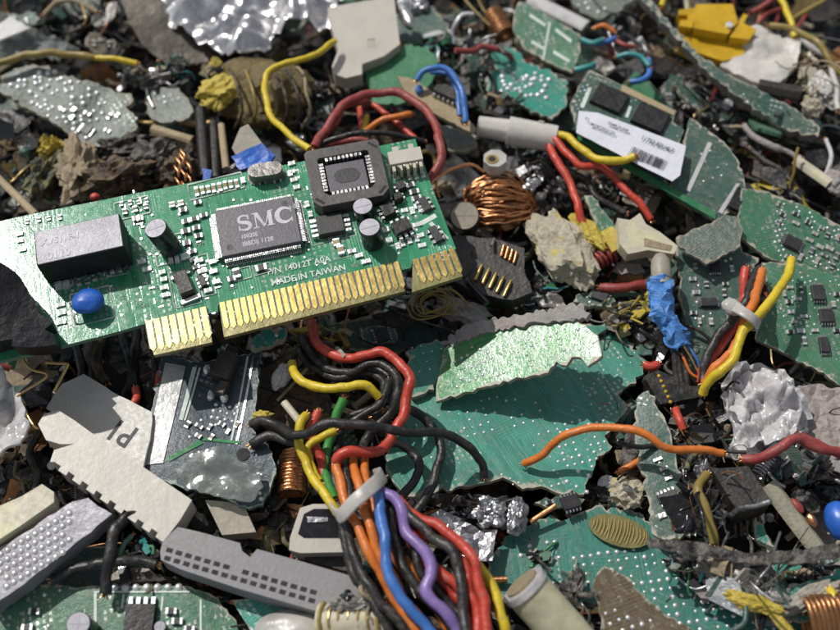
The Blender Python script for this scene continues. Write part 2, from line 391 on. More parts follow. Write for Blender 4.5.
pm('paper', (.72, .72, .80), .5, dirt=.12, bpx=20, bh=1.0, var=.1)
pm('ink', (.05, .05, .06), .6, dirt=.1)
pm('wound_tape', (.15, .11, .04), .5, dirt=.5, dc=(.16, .12, .05), bpx=5, bh=2.5, c2=(.20, .15, .03), c2px=30, c2a=.55, c2b=.68)
pm('yellow_tape', (.60, .46, .06), .45, dirt=.4, bpx=6, bh=2.5)
pm('grey_metal_dull', (.25, .24, .23), .42, .7, dirt=.5, bpx=9, bh=1.6)
pm('rusty_mix', (.17, .115, .065), .5, .2, dirt=.6, dc=(.24, .17, .10), bpx=4, bh=3.0, c2=(.05, .04, .035), c2px=9)
pm('fluff', (.45, .42, .36), .8, dirt=.5, bpx=3, bh=3.0)
pm('olive_mix', (.25, .22, .09), .55, dirt=.5, bpx=4, bh=2.5, c2=(.07, .08, .06), c2px=10)
pm('green_mix', (.10, .16, .12), .4, dirt=.4, bpx=4, bh=2.5, c2=(.30, .31, .28), c2px=8)
pm('grey_mix', (.17, .155, .135), .4, .3, dirt=.5, bpx=4, bh=2.5, c2=(.035, .035, .04), c2px=8)
pm('foam', (.55, .50, .38), .75, dirt=.35, bpx=4, bh=2.5, c2=(.55, .45, .12), c2px=24, c2a=.55, c2b=.65)
pm('pinkish', (.36, .30, .29), .5, dirt=.4, bpx=8, bh=2.0)
pm('grey_torn', (.40, .39, .37), .6, dirt=.5, bpx=3, bh=2.5, c2=(.36, .31, .30), c2px=14)
pm('heap_dark', (.008, .0075, .007), .6, dirt=.5, dc=(.02, .018, .015), bpx=8, bh=4.0)  # near-black ground: deep shade between the pieces put into its colour
# ------------------------------------------------------------------ builders of things
def dots(F, poly, spacing, r, prob=1.0, jit=.15, ang=0.0, seed=1, h=.7, w=None, rows=None, avoid=()):
    mb = MB(); q = random.Random(seed)
    us = [p[0] for p in poly]; vs = [p[1] for p in poly]; cu = (min(us)+max(us))/2; cv = (min(vs)+max(vs))/2
    L = max(max(us)-min(us), max(vs)-min(vs))*.75; n = int(L/spacing)+1; ca, sa = math.cos(ang), math.sin(ang)
    for i in range(-n, n+1):
        for k in range(-n, n+1):
            a = (i+(.5 if (rows == 'stagger' and k % 2) else 0))*spacing+q.uniform(-jit, jit)*spacing; b = k*spacing+q.uniform(-jit, jit)*spacing
            u = cu+a*ca-b*sa; v = cv+a*sa+b*ca
            if q.random() > prob or not inside((u, v), poly): continue
            rr = r*q.uniform(.75, 1.25); dome(mb, F, u, v, rr, rr*h, 7, 0, (w((u, v)) if w else 0)-.1)
    return mb
def populate(root, F, w, region, n, seed, chips=2):
    q = random.Random(seed); P = pxpoly(F, region); us = [p[0] for p in P]; vs = [p[1] for p in P]; base = q.choice((0, .3, -.5)); put = []
    for i in range(n*14):
        if len(put) >= n: break
        u, v = q.uniform(min(us), max(us)), q.uniform(min(vs), max(vs)); r = 11 if len(put) < chips else 4.5
        if not inside((u, v), P) or any((u-a)**2+(v-b)**2 < (r+c)**2 for a, b, c in put): continue
        G = F.sub(u, v, w((u, v)), base+q.choice((0, math.pi/2)))
        if len(put) < chips: chip(G, 0, 0, q.uniform(12, 18), q.uniform(9, 14), 4.5, 0, root, 'chip_dark', q.choice(('LR', 'TB')), 5, pl=2.5)
        else: smd(G, 0, 0, q.uniform(5, 8), q.uniform(2.6, 4.2), 2.2, 0, root, *q.choice((('chip_resistor', 'chip_dark'), ('chip_capacitor', 'beige'), ('chip_resistor', 'tin'))))
        put.append((u, v, r))
def board(name, label, cat, pts, h, gx=0.0, gy=0.0, mat='pcb_teal', edge='fibre', t=5.0, jag=1.6, warp=2.0, seed=1, tx=None, ty=None,
          skip=(), solder=(), group=None, crease=0.0, wscale=60.0, grid=7.0, step=4.0, root=None, cs=1.0):
    F = bframe(pts, h, gx, gy, tx, ty); P = torn(pxpoly(F, pts), step, jag, seed, skip); mb = MB()
    w = sheet(mb, F, P, t, warp, wscale, grid, seed, crease, cs=cs)
    simple = not solder and root is None
    if simple:
        o = mb.build(name, [mat, edge]); tag(o, label, cat, group); return o, F, w
    rt = root or thing(name, label, cat, F.o, group)
    mb.build('board_panel', [mat, edge], rt)
    for k, sd in enumerate(solder):
        pl = pxpoly(F, sd[0])
        d = dots(F, pl, sd[1], sd[2], sd[3] if len(sd) > 3 else .8, sd[4] if len(sd) > 4 else .07, sd[5] if len(sd) > 5 else .3, seed+k, w=w)
        d.build('solder', 'solder', rt)
    return rt, F, w
def chip(F, u, v, L, W_, H, ang, parent, mat='chip_dark', pins='LR', npin=6, name='chip', pl=3.0, pw=None, pmat='tin'):
    G = F.sub(u, v, 0, ang)
    b = MB(); box(b, G, -L/2, L/2, -W_/2, W_/2, .8, H, 0, .5); o = b.build(name, mat, parent, bev=.3)
    p = MB()
    for side in pins:
        for i in range(npin):
            if side in 'LR':
                c = -W_/2+W_*(i+.5)/npin; w2 = pw or W_/npin*.27; s = 1 if side == 'R' else -1; x0, x1 = sorted((s*L/2, s*(L/2+pl*.5))); x2, x3 = sorted((s*(L/2+pl*.5), s*(L/2+pl)))
                box(p, G, x0, x1, c-w2, c+w2, H*.45, H*.6); box(p, G, x2, x3, c-w2, c+w2, .1, H*.6, taper=.1)
            else:
                c = -L/2+L*(i+.5)/npin; w2 = pw or L/npin*.27; s = 1 if side == 'T' else -1; y0, y1 = sorted((s*W_/2, s*(W_/2+pl*.5))); y2, y3 = sorted((s*(W_/2+pl*.5), s*(W_/2+pl)))
                box(p, G, c-w2, c+w2, y0, y1, H*.45, H*.6); box(p, G, c-w2, c+w2, y2, y3, .1, H*.6, taper=.1)
    p.build('pin_row', pmat, o); return o, G
def smd(F, u, v, L, W_, H, ang, parent, name='chip_resistor', body='chip_dark'):
    G = F.sub(u, v, 0, ang); b = MB(); e = L*.24
    box(b, G, -L/2+e, L/2-e, -W_/2, W_/2, .3, H, 0); box(b, G, -L/2, -L/2+e-.04, -W_/2-.1, W_/2+.1, .1, H+.15, 1); box(b, G, L/2-e+.04, L/2, -W_/2-.1, W_/2+.1, .1, H+.15, 1)
    return b.build(name, [body, 'solder'], parent)
def ecap(F, u, v, r, H, parent, body='black_shiny', top='tin', name='electrolytic_capacitor', tilt=(0, 0), root=None):
    """radial can: sleeve with rolled neck, aluminium top with its pressure cross"""
    N2 = (F.N+F.X*tilt[0]+F.Y*tilt[1]).normalized(); G = Frame(F.W(u, v, 0), F.X, N2); b = MB()
    prof = [(0, r*.9), (H*.05, r), (H*.16, r), (H*.19, r*.9), (H*.22, r), (H*.96, r), (H, r*.93)]
    for (a, ra), (c, rc) in zip(prof, prof[1:]): cyl(b, G, 0, 0, ra, a, c, 22, 0, rc, False)
    o = b.build(name, body, parent); t = MB(); cyl(t, G, 0, 0, r*.92, H*.9, H-.2, 22); 
    box(t, G, -r*.75, r*.75, -.35, .35, H-.25, H+.12); box(t, G, -.35, .35, -r*.75, r*.75, H-.25, H+.08)
    t.build('can_top', 'can_top' if top == 'tin' else top, o); return o, G
def band(mb, path, wd, w, t, mi=0):
    """flat strap following path; wd = direction of its width"""
    vs = []; n = len(path)
    for i in range(n):
        T = (path[min(i+1, n-1)]-path[max(i-1, 0)]).normalized(); W_ = (wd-T*wd.dot(T)).normalized(); Nn = T.cross(W_)
        for a, b in ((-1, -.6), (-.8, -1), (.8, -1), (1, -.6), (1, .6), (.8, 1), (-.8, 1), (-1, .6)): vs.append(path[i]+W_*(w*a)+Nn*(t*b))
    mb.add(vs, [(i*8+k, i*8+(k+1) % 8, (i+1)*8+(k+1) % 8, (i+1)*8+k) for i in range(n-1) for k in range(8)], mi, True)
    mb.add(vs, [tuple(range(7, -1, -1)), tuple(range((n-1)*8, n*8))], mi)
def wirepath(pts, step=3.0): return spline([at(*p) for p in pts], step)
def wire(label, pts, r, mat, parent=None, name='wire', ends=True, seg=10, jit=.12, group=None, cat='wire', core=True, wob=.5):
    p = wirepath(pts); sd = len(label)*1.7+pts[0][0]
    p = [q+Vector((noise.noise(q/23+Vector((sd, 0, 0))), noise.noise(q/23+Vector((0, sd, 0))), noise.noise(q/23+Vector((0, 0, sd)))))*r*wob*1.5+Vector((noise.noise(q/6+Vector((sd, 3, 0))), noise.noise(q/6+Vector((3, sd, 0))), 0))*r*wob*.35 for q in p]
    r = r*.9; mb = MB(); tube(mb, p, r, seg, 0, jit, seed=sd)
    if core:
        for a, b in ((p[0], p[1]), (p[-1], p[-2])):
            d = (a-b).normalized(); s1 = d.orthogonal().normalized(); s2 = d.cross(s1)
            for k in range(5):
                of = (s1*math.cos(k*1.25)+s2*math.sin(k*1.25))*r*.4
                tube(mb, [a+of*.6-d, a+of+d*1.5, a+of*1.7+d*(2.5+k % 3)], r*.16, 5, 1)
    o = mb.build(name, [mat, 'copper'], parent)
    if parent is None: tag(o, label, cat, group)
    elif label: o['label'] = label
    return o
def ico(sub):
    bm = bmesh.new(); bmesh.ops.create_icosphere(bm, subdivisions=sub, radius=1.0)
    v = [Vector(x.co) for x in bm.verts]; f = [tuple(x.index for x in y.verts) for y in bm.faces]; bm.free(); return v, f
ICO = {k: ico(k) for k in (1, 2, 3, 4)}
def lumpmesh(mb, c, rad, ang=0.0, amp=.35, seed=0, sub=4, sharp=True, freq=1.6, mi=0, smooth=False, N=None, boxy=0.0):
    F = Frame(c, Vector((math.cos(ang), math.sin(ang), 0)), N or Vector((0, 0, 1))); V, Fc = ICO[sub]; out = []
    o = Vector((seed*3.1, seed*1.7, seed*.9))
    for p in V:
        q = p
        if boxy:
            m = max(abs(p.x), abs(p.y), abs(p.z)); q = p.lerp(p/m, boxy)
        d = noise.noise(p*freq+o)*.9+noise.noise(p*freq*2.3+o)*.5
        d += (abs(noise.noise(p*freq*4+o))-.25)*.55 if sharp else 0
        d += noise.noise(p*freq*9+o)*.14
        s = 1+amp*d
        out.append(F.W(q.x*rad[0]*s, q.y*rad[1]*s, q.z*rad[2]*s))
    mb.add(out, Fc, mi, smooth)
WAD = {'rusty_mix': ['rusty_mix', 'rusty_mix', 'beige_dirty', 'black_plastic', 'copper_dark', 'olive_mix', 'fluff', 'copper'], 'grey_mix': ['grey_mix', 'pcb_dark', 'steel', 'grey_metal_dull', 'beige_dirty', 'black_shiny', 'tin', 'grey_torn'],
       'green_mix': ['green_mix', 'pcb_flat_green', 'fibre_green', 'black_plastic', 'solder', 'teal_wire', 'fluff', 'charcoal'], 'charcoal': ['black_plastic', 'pcb_dark', 'charcoal', 'black_rubber', 'rusty_mix', 'steel', 'beige_dirty', 'gold_wire'],
       'olive_mix': ['olive_mix', 'yellow_tape', 'rusty_mix', 'black_plastic', 'fibre_tan', 'olive_wire', 'fluff', 'black_shiny'], 'black_plastic': ['black_plastic', 'black_shiny', 'pcb_brown', 'black_rubber', 'charcoal', 'olive_mix', 'grey_metal_dull', 'copper_dark'],
       'black_shiny': ['black_shiny', 'black_shiny', 'black_plastic', 'steel', 'black_rubber', 'tin', 'charcoal', 'copper_dark'], 'beige_dirty': ['beige_dirty', 'beige_dirty', 'fibre_tan', 'rusty_mix', 'fluff', 'cream', 'black_plastic', 'olive_mix']}
def wad(mb, c, rad, ang, seed, n):
    """crushed part: torn flakes, stubs, folded strips and bent leads pressed together"""
    q = random.Random(seed*7+3); B = Frame(c, Vector((math.cos(ang), math.sin(ang), 0)), Vector((0, 0, 1))); sz = min(rad[0], rad[1])
    lumpmesh(mb, c-Vector((0, 0, rad[2]*.15)), (rad[0]*.9, rad[1]*.9, rad[2]*.95), ang, .5, seed, 4, True, 1.9, 0 if seed % 2 else 3)
    for i in range(n):
        a = q.uniform(0, 6.283); r = math.sqrt(q.random())*.92; u, v = r*math.cos(a), r*math.sin(a); z = rad[2]*(math.sqrt(max(0, 1-r*r))*q.uniform(.25, 1.0)-.1)
        N = Vector((u*.8+q.uniform(-.5, .5), v*.8+q.uniform(-.5, .5), q.uniform(.3, 1.2))).normalized(); F = Frame(B.W(u*rad[0], v*rad[1], z), Vector((q.uniform(-1, 1), q.uniform(-1, 1), q.uniform(-.4, .4))), N)
        mi = q.choice((0, 0, 1, 1, 2, 3, 4, 5, 6, 7)); t = q.random(); s = max(3.5, sz*q.uniform(.3, .95))
        if t < .36:
            s *= 1.25; k = q.randint(4, 7); a0 = q.uniform(0, 6); poly = [(s*q.uniform(.5, 1.1)*math.cos(a0+6.283*j/k), s*q.uniform(.3, .8)*math.sin(a0+6.283*j/k)) for j in range(k)]; prism(mb, F, torn(poly, 2.6, .45, i), 0, q.uniform(.6, 2.4), mi)
        elif t < .52:   # folded strip
            w2 = s*q.uniform(.2, .5); P = [(0, 0)]; aa = q.uniform(-.6, .6)
            for j in range(4): P.append((P[-1][0]+s*.5*math.cos(aa), P[-1][1]+s*.5*math.sin(aa))); aa += q.uniform(-1.2, 1.2)
            vs = []
            for (x_, z_) in P: vs += [F.W(x_-s, -w2, z_), F.W(x_-s, w2, z_)]
            mb.add(vs+[p-F.N*.7 for p in vs], [(2*j, 2*j+2, 2*j+3, 2*j+1) for j in range(4)]+[(10+2*j+1, 10+2*j+3, 10+2*j+2, 10+2*j) for j in range(4)]+[(2*j, 10+2*j, 12+2*j, 2*j+2) for j in range(4)]+[(2*j+3, 13+2*j, 11+2*j, 2*j+1) for j in range(4)], mi)
        elif t < .56: box(mb, F, -s*.6, s*.6, -s*.35, s*.35, -2, s*q.uniform(.15, .5), mi, .4)
        elif t < .94:
            P = [F.o]; d = (F.X+F.N*.3).normalized()
            for j in range(4): P.append(P[-1]+d*s*.9); d = (d+Vector((q.uniform(-.8, .8), q.uniform(-.8, .8), q.uniform(-.8, .5)))).normalized()
            tube(mb, spline(P, 2.5), q.choice((.6, .8, 1.1, 1.6, 2.4)), 6, mi)
        else: lumpmesh(mb, F.o, (s*.5, s*.4, s*.35), a, .5, i, 2, True, 1.5, mi, False, N)
def lump(name, label, cat, c, rad, mat, ang=0.0, amp=.35, seed=0, sharp=True, freq=1.6, smooth=False, group=None, parent=None, gx=0, gy=0, boxy=0.0):
    if mat in WAD and not boxy:
        mb = MB(); wad(mb, at(*c), (rad[0]*1.05, rad[1]*1.05, rad[2]), R(ang), int(seed), int(12+rad[0]*rad[1]/26)); return tag(mb.build(name, WAD[mat]), label, cat, group)
    mb = MB(); lumpmesh(mb, at(*c), rad, R(ang), amp, seed, 4 if max(rad) > 9 else 3, sharp, freq, 0, smooth, Vector((-gx, -gy, 1)), boxy)
    o = mb.build(name, mat, parent)
    if parent is None: tag(o, label, cat, group)
    return o
def shard(name, label, cat, pts, h, gx=0.0, gy=0.0, mat='black_plastic', t=6.0, jag=.8, seed=0, group=None, crease=0.0, edge=None, warp=0.0, parent=None, bev=0.0, grid=6.0):
    F = bframe(pts, h, gx, gy); P = torn(pxpoly(F, pts), 6, jag, seed); mb = MB()
    sheet(mb, F, P, t, warp, 40, grid, seed, crease); o = mb.build(name, [mat, edge or mat], parent)
    if parent is None: tag(o, label, cat, group)
    return o
def slab(name, pts, h, gx, gy, t, mat, parent=None, bev=.6, n=0.0, F=None):
    F = F or bframe(pts, h, gx, gy); mb = MB(); prism(mb, F, pxpoly(F, pts, n+t if False else n), n-t, n); return mb.build(name, mat, parent, bev=bev), F
def pbox(name, quad, h, gx, gy, t, mat, parent=None, bev=.8):
    """block whose TOP face is the four pixels of quad at height h"""
    F = bframe(quad, h, gx, gy); mb = MB(); prism(mb, F, pxpoly(F, quad), -t, 0); return mb.build(name, mat, parent, bev=bev), F
def coilpath(p0, p1, Rr, turns, n=14, squash=1.0, seed=0):
    ax = (p1-p0); L = ax.length; ax.normalize(); a = ax.orthogonal().normalized(); b = ax.cross(a); out = []; q = random.Random(seed)
    for i in range(int(turns*n)+1):
        t = i/(turns*n); w = 2*math.pi*i/n; rr = Rr*(1+.1*noise.noise(Vector((w*.3, seed, 0))))
        out.append(p0+ax*(L*t)+a*rr*math.cos(w)+b*rr*squash*math.sin(w))
    return out
# ------------------------------------------------------------------ the network card
TR = Vector((.58, -.52, -1)).normalized()
def glare(x, y, h=80):
    p = at(x, y, h); H = ((CAM-p).normalized()-TR).normalized(); return -H.x/H.z, -H.y/H.z
_g = glare(-84, 272, 100)
CF = frame(230, 250, 108, _g[0], _g[1], 460, 194.5)
card = thing('network_card', 'long green network card with gold edge fingers lying on top of the heap', 'circuit card', CF.o)
cp = [(-46, 232), (37, 213), (120, 196), (213, 178), (300, 162), (415, 139), (433, 190), (456, 249), (412, 262), (411, 268), (402, 270), (400, 263), (218, 305), (218, 312), (209, 313), (208, 308), (144, 324), (120, 331), (40, 352), (-46, 372)]
mb = MB(); cw = sheet(mb, CF, torn(pxpoly(CF, cp), 7, .12, 3), 5.0, .8, 150, 9, 3)
mb.build('board_panel', ['pcb_card', 'fibre_green'], card)
def cseg(pts, n0):
    m = MB(); pl = pxpoly(CF, pts); prism(m, CF, pl, -5.2, -.3, 0)
    m3 = m
    # gold pads run across the strip, at right angles to the card's long edge
    a, b = Vector(pl[0]), Vector(pl[1]); d = (b-a).normalized(); L = (b-a).length; nr = Vector((d.y, -d.x))
    dep = min((Vector(p)-a).dot(nr) for p in pl[2:4]); n = int(L/n0)
    z_ = [a+nr*-1, b+nr*-1, b+nr*(dep-7), a+nr*(dep-7)]; prism(m, CF, [(x.x, x.y) for x in z_], -.3, -.05, 2)
    for i in range(n):
        s = a+d*((i+.5)*L/n); w = L/n*.36; e = dep-6-(i*7 % 3 == 0)*1.0
        q = [s-d*w+nr*-2, s+d*w+nr*-2, s+d*w+nr*e, s+nr*(e+3.2), s-d*w+nr*e]
        prism(m, CF, [(x.x, x.y) for x in q], -.2, .45, 1)
    m.build('edge_connector', ['gold_base', 'gold', 'pcb_dark'], card, bev=.12)
cseg([(145, 323.7), (207, 308.4), (212, 342), (154, 355)], 6.6)
cseg([(219, 305), (399.5, 263), (405, 291), (224, 337)], 6.0)
cseg([(412.5, 262), (455, 249.5), (462.5, 276), (412, 292)], 6.0)

# pulse transformer: black body, grey label face on top
u0, v0 = CF.hit(79, 240, 36)
def fit(quad, n):
    p = [Vector(CF.hit(x, y, n)) for x, y in quad]; c = sum(p, Vector((0, 0)))/4; X = (p[1]-p[0]+p[2]-p[3])/2; Y = (p[3]-p[0]+p[2]-p[1])/2
    return c, X.length, Y.length, math.atan2(X.y, X.x)
c, L, W_, a = fit([(31.5, 232), (118.5, 212.5), (125, 246), (37.5, 265)], 34)
G = CF.sub(c.x, c.y, 0, a); b = MB(); box(b, G, -L/2, L/2, -W_/2, W_/2, 1, 33, 0); tr = b.build('transformer', 'relay_side', card, bev=1.2)
b = MB(); box(b, G, -L/2+1.2, L/2-1.2, -W_/2+1, W_/2-1, 32.5, 33.6); top = b.build('top_face', 'relay_top', tr, bev=.3)
textmesh(G, 'XVS11F-1', 9.5, -L/2+6, W_/2-17, 33.9, 0, .2, .1, .9).build('marking', 'mark_faint', tr)
textmesh(G, '0110', 11, -L/2+10, W_/2-33, 33.9, 0, .2, .1, .95).build('marking', 'mark_faint', tr)
b = MB()
for i in range(8):
    for s in (-1, 1):
        x = -L/2+6+i*(L-12)/7; y0, y1 = sorted((s*W_/2, s*(W_/2+5))); box(b, G, x-1.4, x+1.4, y0, y1, .2, 2.4)
b.build('pin_row', 'tin', tr)

# large controller chip
c, L, W_, a = fit([(209, 211.5), (290, 196), (306, 240.5), (226, 257)], 9)
G = CF.sub(c.x, c.y, 0, a); b = MB(); box(b, G, -L/2, L/2, -W_/2, W_/2, 2, 9.5, 0, .8); qfp = b.build('controller_chip', 'chip_top', card, bev=.5)
def row(G, n, length, off, horiz, sgn, w, H=6.5, depth=6.0, par=None, mat='tin'):
    m = MB()
    for i in range(n):
        c_ = -length/2+length*(i+.5)/n
        a0, a1 = sorted((sgn*(off-1), sgn*(off+depth*.45))); b0, b1 = sorted((sgn*(off+depth*.45+.02), sgn*(off+depth))); e0, e1 = sorted((sgn*(off+depth*.45), sgn*(off+depth*.6)))
        if horiz: box(m, G, c_-w, c_+w, a0, a1, H-1.2, H); box(m, G, c_-w*.9, c_+w*.9, b0, b1, .2, 1.3); box(m, G, c_-w*.97, c_+w*.97, e0, e1, .5, H-.6)
        else: box(m, G, a0, a1, c_-w, c_+w, H-1.2, H); box(m, G, b0, b1, c_-w*.9, c_+w*.9, .2, 1.3); box(m, G, e0, e1, c_-w*.97, c_+w*.97, .5, H-.6)
    return m.build('pin_row', mat, par)
row(G, 38, L*.94, W_/2, True, -1, .62, par=qfp); row(G, 38, L*.94, W_/2, True, 1, .62, par=qfp)
row(G, 26, W_*.92, L/2, False, -1, .66, par=qfp); row(G, 26, W_*.92, L/2, False, 1, .66, par=qfp)
# serif lettering  S M C
def ribbon(m, G, pts, n, hgt=.2):
    P = [Vector(p[:2]) for p in pts]; w = [p[2] for p in pts]; vs = []; k = len(P)
    for i in range(k):
        d = (P[min(i+1, k-1)]-P[max(i-1, 0)]).normalized(); q = Vector((-d.y, d.x))*w[i]/2
        for s in (1, -1): x = P[i]+q*s; vs.append(G.W(x.x, x.y, n)); vs.append(G.W(x.x, x.y, n+hgt))
    fs = []
    for i in range(k-1):
        a_ = i*4; b_ = a_+4; fs += [(a_+1, a_+3, b_+3, b_+1), (a_, a_+1, b_+1, b_), (a_+3, a_+2, b_+2, b_+3)]
    fs += [(0, 2, 3, 1), (k*4-4, k*4-3, k*4-1, k*4-2)]; m.add(vs, fs)
def arc(cx, cy, rx, ry, a0, a1, w0, w1, wm, n=14):
    return [(cx+rx*math.cos(R(a0+(a1-a0)*i/n)), cy+ry*math.sin(R(a0+(a1-a0)*i/n)), w0+(w1-w0)*i/n+(wm-(w0+w1)/2)*math.sin(math.pi*i/n)) for i in range(n+1)]
def quad_(m, G, pts, n): prism(m, G, pts, n, n+.2)
lt = MB(); H = 17.0; x0 = -L/2+20; y0 = W_/2-29; n = 9.55
sS = arc(x0+5.6, y0+H*.73, 4.6, H*.24, 30, 225, 1.2, 3.2, 2.2)+arc(x0+5.9, y0+H*.27, 4.9, H*.24, 65, -150, 4.2, 1.2, 3.0)
ribbon(lt, G, sS, n); quad_(lt, G, [(x0+9.2, y0+H*.66), (x0+10.4, y0+H*.66), (x0+10.4, y0+H), (x0+9.4, y0+H)], n+.03); quad_(lt, G, [(x0+.3, y0), (x0+1.4, y0), (x0+1.6, y0+H*.34), (x0+.3, y0+H*.34)], n+.03)
mx = x0+13.5
for k, pp in enumerate([[(0, 0), (6, 0), (6, 1.1), (0, 1.1)], [(0, H-1.1), (5.6, H-1.1), (5.6, H), (0, H)], [(2.4, .9), (3.6, .9), (3.6, H-.9), (2.4, H-.9)], [(1.6, H-.5), (5.8, H-.5), (11.6, 1.2), (9.9, .2)],
                        [(10.6, 1.0), (11.4, 1.0), (17.4, H-.7), (15.4, H-.7)], [(14.6, .8), (18.2, .8), (18.2, H-.8), (14.6, H-.8)], [(13, 0), (20, 0), (20, 1.1), (13, 1.1)], [(15.4, H-1.2), (20, H-1.2), (20, H), (15.4, H)]]):
    quad_(lt, G, [(mx+x, y0+y) for x, y in pp], n+.03*k)
cx = mx+30; ribbon(lt, G, arc(cx, y0+H*.5, 7, H*.46, 38, 322, 1.3, 1.3, 4.6, 24), n); quad_(lt, G, [(cx+5.6, y0+H*.64), (cx+6.8, y0+H*.64), (cx+6.8, y0+H), (cx+5.8, y0+H)], n+.03); quad_(lt, G, [(cx+5.6, y0), (cx+6.6, y0), (cx+6.8, y0+H*.3), (cx+5.6, y0+H*.3)], n+.03)
lt.build('lettering', 'mark', qfp)
textmesh(G, '\u00ae', 8, cx+9, y0+H-4, n, 0, .05, .1).build('lettering', 'mark', qfp)
textmesh(G, '10020E', 6.3, x0+.5, y0-8.2, n, 0, .12, .1, .85).build('lettering', 'mark', qfp)
textmesh(G, 'IBBDIJ 1128', 6.8, x0+1, y0-16.5, n, 0, .12, .1, .85).build('lettering', 'mark', qfp)
b = MB(); cyl(b, G, L/2-9, W_/2-8, 3.2, 9.0, 9.58, 16); cyl(b, G, -L/2+9, -W_/2+9, 3.2, 9.0, 9.58, 16); b.build('mould_dimple', 'chip_dark', qfp)

# crystal can
c, L, W_, a = fit([(247, 168.5), (282, 163.5), (285, 177), (249, 182)], 6); G = CF.sub(c.x, c.y, 0, a); b = MB()
def stadium(L, W_, k=8): return [(L/2-W_/2+W_/2*math.cos(R(-90+180*i/k)), W_/2*math.sin(R(-90+180*i/k))) for i in range(k+1)]+[(-L/2+W_/2+W_/2*math.cos(R(90+180*i/k)), W_/2*math.sin(R(90+180*i/k))) for i in range(k+1)]
prism(b, G, stadium(L, W_), 1, 12, shrink=.04); prism(b, G, stadium(L+2.4, W_+2.4), .3, 1.6); b.build('crystal_can', 'grey_metal_dull', card, bev=1.0)

# square socket with inset memory chip
c, L, W_, a = fit([(301, 154), (376, 143), (393, 195), (318, 212)], 12); G = CF.sub(c.x, c.y, 0, a); b = MB()
o_ = [(-L/2+7, -W_/2), (L/2-7, -W_/2), (L/2, -W_/2+7), (L/2, W_/2-3), (L/2-3, W_/2), (-L/2+3, W_/2), (-L/2, W_/2-3), (-L/2, -W_/2+7)]
i_ = [(x*.68, y*.66) for x, y in o_]; k = len(o_); Hs = 17
vs = [G.W(*p, 0.5) for p in o_]+[G.W(*p, Hs) for p in o_]+[G.W(*p, Hs) for p in i_]+[G.W(*p, 4) for p in i_]
b.add(vs, [(i, (i+1) % k, k+(i+1) % k, k+i) for i in range(k)]+[(k+i, k+(i+1) % k, 2*k+(i+1) % k, 2*k+i) for i in range(k)]+[(2*k+i, 2*k+(i+1) % k, 3*k+(i+1) % k, 3*k+i) for i in range(k)]+[tuple(range(3*k, 4*k))])
sk = b.build('chip_socket', 'socket', card, bev=.5)
b = MB(); l2, w2 = L*.27, W_*.25; box(b, G, -l2, l2, -w2, w2, 4.2, 12.5, 0, .8); mc = b.build('memory_chip', 'chip_top', sk, bev=.6)
b = MB(); prism(b, G.sub(0, 0), stadium(l2*1.25, w2*.95), 12.4, 12.9); b.build('dimple', 'chip_dark', mc)
for sd, hz, ln, off in ((1, True, L*.50, W_*.27), (-1, True, L*.50, W_*.27), (1, False, W_*.50, L*.28), (-1, False, W_*.50, L*.28)):
    m = MB(); nn = 9
    for i in range(nn):
        q = -ln/2+ln*(i+.5)/nn; a0, a1 = sorted((sd*off, sd*(off+5.5)))
        if hz: box(m, G, q-1.25, q+1.25, a0, a1, 4.3, Hs-1.0)
        else: box(m, G, a0, a1, q-1.25, q+1.25, 4.3, Hs-1.0)
    m.build('contact_row', 'tin', sk)
b = MB()
for su, sv in ((-1, -1), (1, -1), (1, 1)):
    box(b, G.sub(su*L*.41, sv*W_*.40, 0, R(45*su*sv*-1+0)), -5, 5, -1.3, 1.3, Hs-.3, Hs+.25)
b.build('slot_mark', 'hole', sk)

# capacitors and small parts
def onc(x, y, n=0): return CF.hit(x, y, n)
ecap(CF, *onc(171, 249), 10.5, 36, card, tilt=(-.16, .05))
ecap(CF, *onc(366, 221), 9.5, 24, card, tilt=(-.05, .05)); ecap(CF, *onc(373, 243), 10, 26, card, tilt=(-.05, .05))
b = MB(); u, v = onc(90, 305, 6); lumpmesh(b, CF.W(u, v, 13), (14, 12.5, 8), .1, .16, 3, 3, False, 1.3, 0, True); o = b.build('disc_capacitor', 'blue_plastic', card, 'glossy blue disc capacitor')
b = MB(); tube(b, [CF.W(u-10, v+3, 12), CF.W(u-17, v+6, 8), CF.W(u-18, v+8, 0)], .9, 6); tube(b, [CF.W(u-8, v-5, 11), CF.W(u-15, v-9, 7), CF.W(u-16, v-12, 0)], .9, 6); b.build('lead', 'solder', o)
chip(CF, *onc(331, 228), 25, 21, 8, a, card, 'chip_dark', 'LR', 4, pl=6, pmat='solder')
chip(CF, *onc(185, 287), 13, 24, 10, R(10), card, 'charcoal', '', 0, name='inductor')
b = MB(); G = CF.sub(*onc(186, 288), 0, R(10)); box(b, G, -9, 9, -16, -12.3, .2, 3); box(b, G, -9, 9, 12.3, 15, .2, 3); b.build('solder_pad', 'solder', card)
b = MB()
def outline(b, G, x0, x1, y0, y1, w=.35, n=.3):
    box(b, G, x0, x1, y0-w, y0+w, .1, n); box(b, G, x0, x1, y1-w, y1+w, .1, n); box(b, G, x0-w, x0+w, y0+w, y1-w, .1, n); box(b, G, x1-w, x1+w, y0+w, y1-w, .1, n)
for x, y, a_, b_ in ((185, 288, 12, 19), (241, 274, 9, 6), (262, 269, 8, 5), (171, 249, 15, 15), (331, 228, 21, 14), (132, 208, 16, 10), (112, 271, 14, 6), (205, 275, 6, 22), (340, 247, 8, 12), (402, 231, 16, 13), (415, 196, 8, 18), (388, 214, 10, 10), (216, 186, 26, 9), (92, 306, 18, 17), (30, 240, 8, 16)):
    outline(b, CF.sub(*onc(x, y), 0, R(rnd.uniform(-2, 2))), -a_, a_, -b_, b_)
